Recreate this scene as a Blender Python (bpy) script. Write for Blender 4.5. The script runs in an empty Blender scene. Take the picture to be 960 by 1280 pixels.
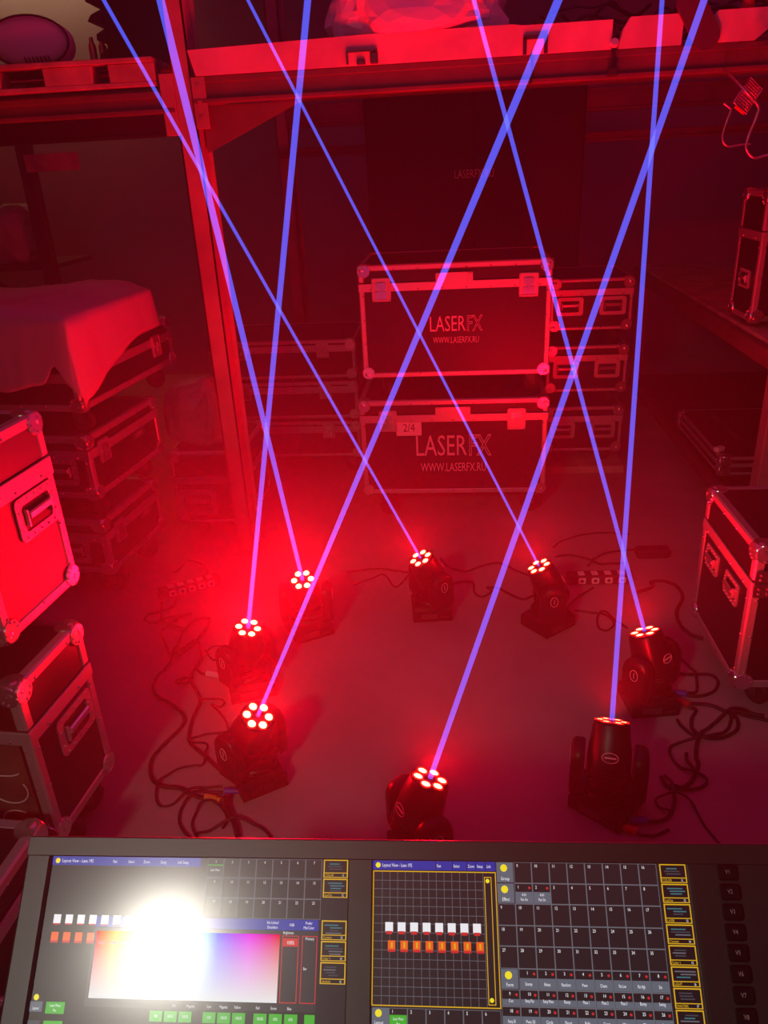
import bpy, bmesh, math, random
from mathutils import Vector, Matrix, noise

# ------------------------------------------------------------------ camera, world, large lights, exposure
scene = bpy.context.scene
COL = scene.collection
R = math.radians
CAM_POS = Vector((0.0, 0.0, 1.6))
F_PX = 961.0                       # focal length in pixels of the 960 x 1280 frame
_yaw, _pitch, _roll = R(6.0), R(24.5), R(3.0)
_mz = Matrix.Rotation(_yaw, 3, 'Z')
_f = Vector((0, math.cos(_pitch), -math.sin(_pitch)))
_r0 = Vector((1, 0, 0))
_u0 = Vector((0, math.sin(_pitch), math.cos(_pitch)))
CF = _mz @ _f
CR = _mz @ (_r0 * math.cos(_roll) - _u0 * math.sin(_roll))
CU = _mz @ (_u0 * math.cos(_roll) + _r0 * math.sin(_roll))
cam_data = bpy.data.cameras.new('camera')
cam_data.sensor_fit = 'VERTICAL'
cam_data.sensor_height = 36.0
cam_data.lens = 36.0 * F_PX / 1280.0
cam_data.clip_start = 0.05
cam_data.clip_end = 60
cam = bpy.data.objects.new('camera', cam_data)
COL.objects.link(cam)
cam.matrix_world = Matrix.Translation(CAM_POS) @ Matrix((CR, CU, -CF)).transposed().to_4x4()
scene.camera = cam

world = bpy.data.worlds.new('world')
scene.world = world
world.use_nodes = True
world.node_tree.nodes['Background'].inputs[0].default_value = (0.01, 0.002, 0.004, 1)
world.node_tree.nodes['Background'].inputs[1].default_value = 0.2

# haze of the whole store room: thin scattering air, thicker where the fog still hangs left of the middle
_wn, _wl = world.node_tree.nodes, world.node_tree.links
HAZE_DENSITY, HAZE_BANK, HAZE_G = 0.025, 0.20, 0.55
BANK_AT, BANK_SIZE = (-0.98, 2.35, 0.35), (0.46, 0.70, 0.66)
_vs = _wn.new('ShaderNodeVolumeScatter')
_vs.inputs['Color'].default_value = (0.95, 0.95, 0.95, 1)
_vs.inputs['Anisotropy'].default_value = HAZE_G
_gp = _wn.new('ShaderNodeNewGeometry')
_sub = _wn.new('ShaderNodeVectorMath')
_sub.operation = 'SUBTRACT'
_sub.inputs[1].default_value = BANK_AT
_div = _wn.new('ShaderNodeVectorMath')
_div.operation = 'DIVIDE'
_div.inputs[1].default_value = BANK_SIZE
_dot = _wn.new('ShaderNodeVectorMath')
_dot.operation = 'DOT_PRODUCT'
_neg = _wn.new('ShaderNodeMath')
_neg.operation = 'MULTIPLY'
_neg.inputs[1].default_value = -1.0
_exp = _wn.new('ShaderNodeMath')
_exp.operation = 'EXPONENT'
_mad = _wn.new('ShaderNodeMath')
_mad.operation = 'MULTIPLY_ADD'
_mad.inputs[1].default_value = HAZE_BANK
_mad.inputs[2].default_value = HAZE_DENSITY
_wl.new(_gp.outputs['Position'], _sub.inputs[0])
_wl.new(_sub.outputs[0], _div.inputs[0])
_wl.new(_div.outputs[0], _dot.inputs[0])
_wl.new(_div.outputs[0], _dot.inputs[1])
_wl.new(_dot.outputs['Value'], _neg.inputs[0])
_wl.new(_neg.outputs[0], _exp.inputs[0])
_wl.new(_exp.outputs[0], _mad.inputs[0])
_wl.new(_mad.outputs[0], _vs.inputs['Density'])
_wl.new(_vs.outputs[0], _wn['World Output'].inputs['Volume'])
world.cycles.volume_step_size = 0.25
scene.cycles.volume_step_rate = 4

scene.cycles.max_bounces = 7
scene.cycles.diffuse_bounces = 3
scene.cycles.glossy_bounces = 3
vs = scene.view_settings
vs.view_transform = 'Standard'
vs.look = 'None'
vs.exposure = 0.0
vs.gamma = 1.0
vs.use_curve_mapping = False

RED_LIGHT = (1.0, 0.0, 0.009)
LASER_DOT = 1.2                     # W of blue light thrown back by the spot each beam makes on the ceiling
HEAD_POWER = 66.0                   # W of red light per moving head
LAMP_POWER = 1.9
WARM_POWER = 2.4


def floor_at(px, py, z=0.0):
    """point of the floor (or of a level z) seen at a place measured in the photograph"""
    d = CF + CR * ((px - 480) / F_PX) - CU * ((py - 640) / F_PX)
    return CAM_POS + d * ((z - CAM_POS.z) / d.z)


# ------------------------------------------------------------------ materials
MATS = {}


def mat(name, col, rough=0.5, metal=0.0, spec=0.5, emit=None, estr=1.0, bump=0.0, bscale=60.0, vary=0.0, vscale=4.0, coat=0.0):
    if name in MATS:
        return MATS[name]
    m = bpy.data.materials.new(name)
    m.use_nodes = True
    nt = m.node_tree
    b = nt.nodes['Principled BSDF']
    b.inputs['Base Color'].default_value = (*col, 1)
    b.inputs['Roughness'].default_value = rough
    b.inputs['Metallic'].default_value = metal
    b.inputs['Specular IOR Level'].default_value = spec
    b.inputs['Coat Weight'].default_value = coat
    b.inputs['Coat Roughness'].default_value = 0.42
    if emit:
        b.inputs['Emission Color'].default_value = (*emit, 1)
        b.inputs['Emission Strength'].default_value = estr
    tc = nt.nodes.new('ShaderNodeTexCoord')
    if bump:
        n = nt.nodes.new('ShaderNodeTexNoise')
        n.inputs['Scale'].default_value = bscale
        n.inputs['Detail'].default_value = 3
        bp = nt.nodes.new('ShaderNodeBump')
        bp.inputs['Strength'].default_value = bump
        bp.inputs['Distance'].default_value = 0.01
        nt.links.new(tc.outputs['Object'], n.inputs['Vector'])
        nt.links.new(n.outputs['Fac'], bp.inputs['Height'])
        nt.links.new(bp.outputs['Normal'], b.inputs['Normal'])
    if vary:
        n = nt.nodes.new('ShaderNodeTexNoise')
        n.inputs['Scale'].default_value = vscale
        n.inputs['Detail'].default_value = 5
        cr = nt.nodes.new('ShaderNodeValToRGB')
        cr.color_ramp.elements[0].position = 0.3
        cr.color_ramp.elements[1].position = 0.7
        cr.color_ramp.elements[0].color = (*[c * (1 - vary) for c in col], 1)
        cr.color_ramp.elements[1].color = (*[min(1, c * (1 + vary)) for c in col], 1)
        nt.links.new(tc.outputs['Object'], n.inputs['Vector'])
        nt.links.new(n.outputs['Fac'], cr.inputs['Fac'])
        nt.links.new(cr.outputs['Color'], b.inputs['Base Color'])
    MATS[name] = m
    return m


M_FLOOR = mat('concrete', (0.35, 0.265, 0.25), 0.62, bump=0.12, bscale=35, vary=0.22, vscale=1.7)
M_WALL = mat('painted_wall', (0.30, 0.27, 0.25), 0.8, vary=0.15, vscale=0.8)
M_CEIL = mat('ceiling_sheet', (0.45, 0.44, 0.42), 0.9, vary=0.1)
M_LAM = mat('black_laminate', (0.012, 0.012, 0.013), 0.38, spec=0.36, bump=0.06, bscale=260)
M_LAM2 = mat('satin_laminate', (0.017, 0.016, 0.017), 0.46, spec=0.9, bump=0.05, bscale=260)
M_PLY = mat('brown_plywood', (0.13, 0.085, 0.055), 0.6, vary=0.35, vscale=9)
M_ALU = mat('aluminium', (0.50, 0.485, 0.485), 0.38, metal=0.55, bump=0.04, bscale=90)
M_STEEL = mat('bright_steel', (0.72, 0.70, 0.68), 0.22, metal=0.9)
M_DARKSTEEL = mat('dark_steel', (0.10, 0.10, 0.11), 0.4, metal=0.6)
M_RUBBER = mat('black_rubber', (0.018, 0.018, 0.018), 0.6)
M_PLASTIC = mat('black_plastic', (0.009, 0.009, 0.010), 0.36, spec=0.34, bump=0.03, bscale=300)
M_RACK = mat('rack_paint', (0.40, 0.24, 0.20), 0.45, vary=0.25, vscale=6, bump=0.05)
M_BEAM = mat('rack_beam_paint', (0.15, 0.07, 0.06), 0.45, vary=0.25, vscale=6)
M_BOARD = mat('pale_board', (0.74, 0.50, 0.46), 0.6, vary=0.18, vscale=7, bump=0.1, bscale=40)
M_WOOD = mat('pallet_wood', (0.42, 0.31, 0.22), 0.7, vary=0.3, vscale=9, bump=0.15, bscale=30)
M_SHEET = mat('white_cloth', (0.46, 0.42, 0.41), 0.75, spec=0.2, bump=0.05, bscale=14)
M_WRAP = mat('plastic_wrap', (0.86, 0.76, 0.80), 0.28, spec=0.7, bump=0.25, bscale=18)
M_BAG = mat('crumpled_bag', (0.34, 0.26, 0.26), 0.42, spec=0.5, bump=0.3, bscale=16)
M_PRINT = mat('white_print', (0.62, 0.6, 0.6), 0.6)
M_CARD = mat('paper_card', (0.72, 0.70, 0.68), 0.7)
M_INK = mat('black_ink', (0.02, 0.02, 0.02), 0.6)
M_CHALK = mat('chalk', (0.75, 0.74, 0.72), 0.9)
M_LENS = mat('lit_red_lens', (0.6, 0.1, 0.06), 0.2, emit=(1.0, 0.45, 0.17), estr=7.0)
M_LENSRIM = mat('lens_rim', (0.3, 0.02, 0.02), 0.25, emit=(1.0, 0.015, 0.01), estr=1.6)  # rim emits red in place of the LED glow spilling round each lens
M_FACE = mat('lens_face', (0.30, 0.02, 0.02), 0.25, coat=0.3)
M_CABLE = mat('black_cable', (0.014, 0.013, 0.014), 0.5)
M_PLUGB = mat('blue_plug', (0.03, 0.06, 0.55), 0.4)
M_PLUGR = mat('red_plug', (0.75, 0.04, 0.03), 0.4)
M_PLUGO = mat('orange_plug', (0.95, 0.36, 0.05), 0.4)
M_SOCK = mat('white_socket', (0.75, 0.72, 0.72), 0.4)
M_GOLD = mat('gold_can', (0.75, 0.55, 0.2), 0.3, metal=0.8)
M_BEZEL = mat('console_metal', (0.03, 0.03, 0.027), 0.43, spec=0.9, bump=0.015, bscale=400, vary=0.15, vscale=14)
M_GLOW = mat('lamp_glass', (0.9, 0.9, 0.85), 0.3, emit=(1.0, 0.93, 0.78), estr=6.0)
M_TUBE = mat('warm_tube', (0.9, 0.85, 0.7), 0.3, emit=(1.0, 0.72, 0.42), estr=3.0)


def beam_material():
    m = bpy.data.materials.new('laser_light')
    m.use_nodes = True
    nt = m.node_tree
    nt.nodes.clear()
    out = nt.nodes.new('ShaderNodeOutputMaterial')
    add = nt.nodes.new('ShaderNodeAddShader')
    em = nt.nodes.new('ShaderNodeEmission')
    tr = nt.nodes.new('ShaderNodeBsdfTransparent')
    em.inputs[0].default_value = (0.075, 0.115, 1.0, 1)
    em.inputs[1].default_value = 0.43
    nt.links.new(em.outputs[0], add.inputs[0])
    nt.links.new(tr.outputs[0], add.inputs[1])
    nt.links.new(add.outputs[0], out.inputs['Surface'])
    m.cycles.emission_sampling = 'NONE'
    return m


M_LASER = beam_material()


# ------------------------------------------------------------------ mesh helpers
class MB:
    """collects shapes; build() links them as one mesh object"""

    def __init__(self):
        self.v = []
        self.f = []
        self.smooth = []

    def add(self, verts, faces, m=None, smooth=False):
        o = len(self.v)
        for p in verts:
            p = Vector(p)
            self.v.append(m @ p if m is not None else p)
        for q in faces:
            self.f.append([i + o for i in q])
            self.smooth.append(smooth)
        return self

    def box(self, c, s, m=None, ch=0.0):
        x, y, z = (k / 2 for k in s)
        c = Vector(c)
        if ch <= 0:
            vv = [c + Vector((a * x, b * y, e * z)) for a in (-1, 1) for b in (-1, 1) for e in (-1, 1)]
            ff = [(0, 1, 3, 2), (4, 6, 7, 5), (0, 4, 5, 1), (2, 3, 7, 6), (0, 2, 6, 4), (1, 5, 7, 3)]
            return self.add(vv, ff, m)
        bm = bmesh.new()
        bmesh.ops.create_cube(bm, size=1)
        for w in bm.verts:
            w.co = Vector((w.co.x * s[0], w.co.y * s[1], w.co.z * s[2]))
        bmesh.ops.bevel(bm, geom=list(bm.edges), offset=ch, segments=1, affect='EDGES')
        bm.verts.ensure_lookup_table()
        vv = [c + w.co for w in bm.verts]
        ff = [[w.index for w in q.verts] for q in bm.faces]
        bm.free()
        return self.add(vv, ff, m)

    def bar(self, a, b, w, h, up=(0, 0, 1), ch=0.0):
        a, b = Vector(a), Vector(b)
        d = (b - a)
        L = d.length
        y = d.normalized()
        z = Vector(up)
        x = y.cross(z).normalized()
        z = x.cross(y)
        m = Matrix((x, y, z)).transposed().to_4x4()
        m.translation = (a + b) / 2
        return self.box((0, 0, 0), (w, L, h), m, ch)

    def cyl(self, a, b, r0, r1=None, n=12, caps=True, smooth=True):
        r1 = r0 if r1 is None else r1
        a, b = Vector(a), Vector(b)
        d = (b - a).normalized()
        t = Vector((0, 0, 1)) if abs(d.z) < 0.9 else Vector((1, 0, 0))
        x = d.cross(t).normalized()
        y = d.cross(x)
        vv = []
        for c, r in ((a, r0), (b, r1)):
            for k in range(n):
                q = 2 * math.pi * k / n
                vv.append(c + x * (r * math.cos(q)) + y * (r * math.sin(q)))
        self.add(vv, [(k, (k + 1) % n, n + (k + 1) % n, n + k) for k in range(n)], None, smooth)
        if caps:
            self.add(vv[:n], [list(range(n))[::-1]])
            self.add(vv[n:], [list(range(n))])
        return self

    def lathe(self, prof, n=20, m=None, sx=1.0, sy=1.0, sq=0.0):
        """prof: list of (radius, z); sq > 0 squares the section off"""
        vv = []
        for r, z in prof:
            for k in range(n):
                q = 2 * math.pi * k / n
                c, s = math.cos(q), math.sin(q)
                g = 1.0 / max(abs(c), abs(s))
                g = 1 + (g - 1) * sq
                vv.append((r * c * g * sx, r * s * g * sy, z))
        ff = []
        for i in range(len(prof) - 1):
            for k in range(n):
                k2 = (k + 1) % n
                ff.append((i * n + k, i * n + k2, (i + 1) * n + k2, (i + 1) * n + k))
        self.add(vv, ff, m, True)
        self.add(vv[:n], [list(range(n))[::-1]], m)
        self.add(vv[-n:], [list(range(n))], m)
        return self

    def tube(self, pts, r, n=6, closed=False, smooth=True):
        pts = [Vector(p) for p in pts]
        vv, ff = [], []
        N = len(pts)
        x = None
        for i, p in enumerate(pts):
            if closed:
                d = pts[(i + 1) % N] - pts[i - 1]
            else:
                d = pts[min(i + 1, N - 1)] - pts[max(i - 1, 0)]
            if d.length < 1e-9:
                d = Vector((0, 0, 1))
            d.normalize()
            if x is None:
                t = Vector((0, 0, 1)) if abs(d.z) < 0.9 else Vector((1, 0, 0))
                x = d.cross(t).normalized()
            else:
                x = (x - d * x.dot(d))
                x = x.normalized() if x.length > 1e-6 else d.orthogonal().normalized()
            y = d.cross(x)
            for k in range(n):
                q = 2 * math.pi * k / n
                vv.append(p + x * (r * math.cos(q)) + y * (r * math.sin(q)))
        for i in range(N if closed else N - 1):
            j = (i + 1) % N
            for k in range(n):
                k2 = (k + 1) % n
                ff.append((i * n + k, i * n + k2, j * n + k2, j * n + k))
        self.add(vv, ff, None, smooth)
        if not closed:
            self.add(vv[:n], [list(range(n))[::-1]])
            self.add(vv[-n:], [list(range(n))])
        return self

    def prism(self, poly, depth, m=None):
        """poly in (x, z), extruded along +y by depth from y = 0"""
        n = len(poly)
        vv = [(x, 0, z) for x, z in poly] + [(x, depth, z) for x, z in poly]
        self.add(vv, [list(range(n)), list(range(n, 2 * n))[::-1]] +
                 [(k, k + n, (k + 1) % n + n, (k + 1) % n) for k in range(n)], m)
        return self

    def mesh(self, name, material):
        me = bpy.data.meshes.new(name)
        me.from_pydata([tuple(p) for p in self.v], [], self.f)
        me.polygons.foreach_set('use_smooth', self.smooth)
        me.materials.append(material)
        bm = bmesh.new()
        bm.from_mesh(me)
        bmesh.ops.recalc_face_normals(bm, faces=bm.faces)
        bm.to_mesh(me)
        bm.free()
        me.update()
        return me

    def build(self, name, material, parent=None, loc=None, rotz=0.0, **kw):
        return put(name, self.mesh(name, material), parent, loc, rotz, **kw)


def put(name, data, parent=None, loc=None, rotz=0.0, label=None, cat=None, group=None, kind=None):
    o = bpy.data.objects.new(name, data)
    COL.objects.link(o)
    if parent is not None:
        o.parent = parent
    if loc is not None:
        o.location = loc
    if rotz:
        o.rotation_euler = (0, 0, rotz)
    tag(o, label, cat, group, kind)
    return o


def tag(o, label=None, cat=None, group=None, kind=None):
    for k, v in (('label', label), ('category', cat), ('group', group), ('kind', kind)):
        if v:
            o[k] = v
    return o


def thing(name, label, cat, loc=(0, 0, 0), rotz=0.0, group=None):
    return put(name, None, None, loc, rotz, label=label, cat=cat, group=group)


def rrect(w, h, r, n=4):
    out = []
    for cx, cz, a0 in ((w / 2 - r, h / 2 - r, 0), (-w / 2 + r, h / 2 - r, 90), (-w / 2 + r, -h / 2 + r, 180), (w / 2 - r, -h / 2 + r, 270)):
        for k in range(n + 1):
            a = R(a0 + 90 * k / n)
            out.append((cx + r * math.cos(a), cz + r * math.sin(a)))
    return out


def smooth_path(pts, sub=6):
    pts = [Vector(p) for p in pts]
    P = [pts[0] * 2 - pts[1]] + pts + [pts[-1] * 2 - pts[-2]]
    out = []
    for i in range(1, len(P) - 2):
        p0, p1, p2, p3 = P[i - 1:i + 3]
        for k in range(sub):
            t = k / sub
            out.append(0.5 * ((2 * p1) + (p2 - p0) * t + (2 * p0 - 5 * p1 + 4 * p2 - p3) * t * t + (3 * p1 - p0 - 3 * p2 + p3) * t ** 3))
    out.append(P[-2])
    return out


_dg = None
_tcache = {}


def text_geom(s, outline=0.0, extrude=0.0):
    """vertices and faces of a line of type, cap height 1, starting at x = 0, in the xy plane"""
    key = (s, outline, extrude)
    if key in _tcache:
        return _tcache[key]
    cu = bpy.data.curves.new('type', 'FONT')
    cu.body = s
    cu.size = 1.0 / 0.69
    cu.resolution_u = 2
    if outline:
        cu.fill_mode = 'NONE'
        cu.bevel_depth = outline
        cu.bevel_resolution = 0
    elif extrude:
        cu.extrude = extrude
    o = bpy.data.objects.new('type', cu)
    COL.objects.link(o)
    bpy.context.view_layer.update()
    me = bpy.data.meshes.new_from_object(o.evaluated_get(bpy.context.evaluated_depsgraph_get()))
    vv = [v.co.copy() for v in me.vertices]
    ff = [list(p.vertices) for p in me.polygons]
    bpy.data.objects.remove(o)
    bpy.data.curves.remove(cu)
    bpy.data.meshes.remove(me)
    w = max((v.x for v in vv), default=0)
    _tcache[key] = (vv, ff, w)
    return _tcache[key]


def add_text(mb, s, x, z, h, xs=0.62, y=0.0, outline=0.0, m=None, center=False):
    """type on a face that looks along -y: baseline at (x, z), capital height h"""
    vv, ff, w = text_geom(s, outline / h if outline else 0.0)
    if center:
        x -= w * h * xs / 2
    mb.add([(x + p.x * h * xs, y - p.z * h, z + p.y * h) for p in vv], ff, m)
    return w * h * xs


# ------------------------------------------------------------------ the setting
def struct(name, mb, m, **kw):
    return mb.build(name, m, None, kind='structure', **kw)


X0, X1, Y0, Y1, ZC = -4.6, 2.3, -3.2, 6.4, 4.2
struct('floor', MB().box(((X0 + X1) / 2, (Y0 + Y1) / 2, -0.05), (X1 - X0 + 0.4, Y1 - Y0 + 0.4, 0.1)), M_FLOOR)
struct('ceiling', MB().box(((X0 + X1) / 2, (Y0 + Y1) / 2, ZC + 0.05), (X1 - X0 + 0.4, Y1 - Y0 + 0.4, 0.1)), M_CEIL)
struct('wall_back', MB().box(((X0 + X1) / 2, Y1 + 0.1, ZC / 2), (X1 - X0 + 0.4, 0.2, ZC)), M_WALL)
struct('wall_front', MB().box(((X0 + X1) / 2, Y0 - 0.1, ZC / 2), (X1 - X0 + 0.4, 0.2, ZC)), M_WALL)
struct('wall_left', MB().box((X0 - 0.1, (Y0 + Y1) / 2, ZC / 2), (0.2, Y1 - Y0, ZC)), M_WALL)
struct('wall_right', MB().box((X1 + 0.1, (Y0 + Y1) / 2, ZC / 2), (0.2, Y1 - Y0, ZC)), M_WALL)

# ------------------------------------------------------------------ flight cases
RAIL = 0.030


def make_shared():
    S = {}
    # ball corner: ball plus three riveted flanges, pointing to (-x, -y, -z)
    b = MB()
    b.lathe([(0.004, -0.0235), (0.013, -0.020), (0.0205, -0.011), (0.0235, 0.0), (0.0205, 0.011), (0.013, 0.020), (0.004, 0.0235)], 10)
    q = 0.007
    b.cyl((q, -0.0205, q), (q, -0.016, q), 0.027, 0.029, 14)
    b.cyl((-0.0205, q, q), (-0.016, q, q), 0.027, 0.029, 14)
    b.cyl((q, q, -0.0205), (q, q, -0.016), 0.027, 0.029, 14)
    for u in ((0.028, 0.008), (0.008, 0.028), (0.020, 0.022)):
        b.cyl((u[0], -0.020, u[1]), (u[0], -0.0235, u[1]), 0.0042, 0.0025, 6)
        b.cyl((-0.020, u[0], u[1]), (-0.0235, u[0], u[1]), 0.0042, 0.0025, 6)
    S['ball'] = b.mesh('ball_corner', M_STEEL)
    # latch: dished plate with frame, twist on top
    b = MB()
    b.prism(rrect(0.092, 0.112, 0.014), 0.004, Matrix.Translation((0, -0.004, 0)))
    for z in (0.050, -0.050):
        b.box((0, -0.006, z), (0.080, 0.006, 0.007), None, 0.001)
    for x in (0.040, -0.040):
        b.box((x, -0.006, 0), (0.007, 0.006, 0.098), None, 0.001)
    for x in (-0.043, 0.043):
        for z in (-0.053, 0.053):
            b.cyl((x, -0.004, z), (x, -0.008, z), 0.003, 0.002, 6)
    S['latch'] = b.mesh('butterfly_latch', M_ALU)
    b = MB()
    b.prism(rrect(0.050, 0.030, 0.008), 0.009, Matrix.Translation((0, -0.012, 0.018)))
    b.prism(rrect(0.056, 0.034, 0.006), 0.006, Matrix.Translation((0, -0.010, -0.026)))
    b.cyl((0, -0.001, 0), (0, -0.013, 0), 0.012, 0.010, 10)
    b.box((0, -0.010, -0.002), (0.012, 0.008, 0.05), None, 0.001)
    S['twist'] = b.mesh('latch_twist', M_STEEL)
    # handle: riveted frame round a dark recess with a grip bar
    b = MB()
    o, i = rrect(0.18, 0.125, 0.018), rrect(0.128, 0.078, 0.010)
    n = len(o)
    vv = [(x, -0.005, z) for x, z in o] + [(x, -0.005, z) for x, z in i] + [(x, 0.0, z) for x, z in o] + [(x, 0.010, z) for x, z in i]
    ff = [(k, (k + 1) % n, n + (k + 1) % n, n + k) for k in range(n)]
    ff += [(k, 2 * n + k, 2 * n + (k + 1) % n, (k + 1) % n) for k in range(n)]
    ff += [(n + k, n + (k + 1) % n, 3 * n + (k + 1) % n, 3 * n + k) for k in range(n)]
    b.add(vv, ff)
    for k in range(5):
        for z in (-0.053, 0.053):
            b.cyl((-0.066 + 0.033 * k, -0.005, z), (-0.066 + 0.033 * k, -0.009, z), 0.004, 0.002, 6)
    for x in (-0.079, 0.079):
        for z in (-0.025, 0.025):
            b.cyl((x, -0.005, z), (x, -0.009, z), 0.004, 0.002, 6)
    S['handle'] = b.mesh('handle', M_ALU)
    b = MB()
    b.prism(rrect(0.126, 0.076, 0.010), 0.0012, Matrix.Translation((0, -0.0022, 0)))
    S['recess'] = b.mesh('recess', M_RUBBER)
    b = MB()
    b.box((0, -0.012, 0.008), (0.108, 0.012, 0.022), None, 0.004)
    for x in (-0.056, 0.056):
        b.box((x, -0.008, 0.002), (0.008, 0.012, 0.052), None, 0.002)
    S['grip'] = b.mesh('grip', M_STEEL)
    # caster, top at z = 0, unit height 0.10
    b = MB()
    b.box((0, 0, -0.003), (0.085, 0.07, 0.006), None, 0.001)
    for y in (-0.022, 0.022):
        b.prism([(-0.022, -0.004), (0.028, -0.004), (0.034, -0.064), (0.016, -0.064)], 0.004, Matrix.Translation((0, y - 0.002, 0)))
    S['caster'] = b.mesh('caster', M_DARKSTEEL)
    b = MB()
    mm = Matrix.Translation((0.024, 0, -0.058)) @ Matrix.Rotation(R(90), 4, 'X')
    b.lathe([(0.036, -0.015), (0.042, -0.011), (0.042, 0.011), (0.036, 0.015)], 16, mm)
    S['wheel'] = b.mesh('wheel', M_RUBBER)
    b = MB()
    b.prism(rrect(0.16, 0.045, 0.004, 1), 0.004, Matrix.Translation((0, -0.004, 0)))
    for x in (-0.066, 0.066):
        b.box((x, -0.006, 0), (0.016, 0.004, 0.04), None, 0.001)
    S['catch'] = b.mesh('lid_stay_plate', M_ALU)
    return S


SH = make_shared()
FACE = {'F': 0.0, 'R': R(90), 'L': R(-90), 'B': R(180)}


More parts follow.
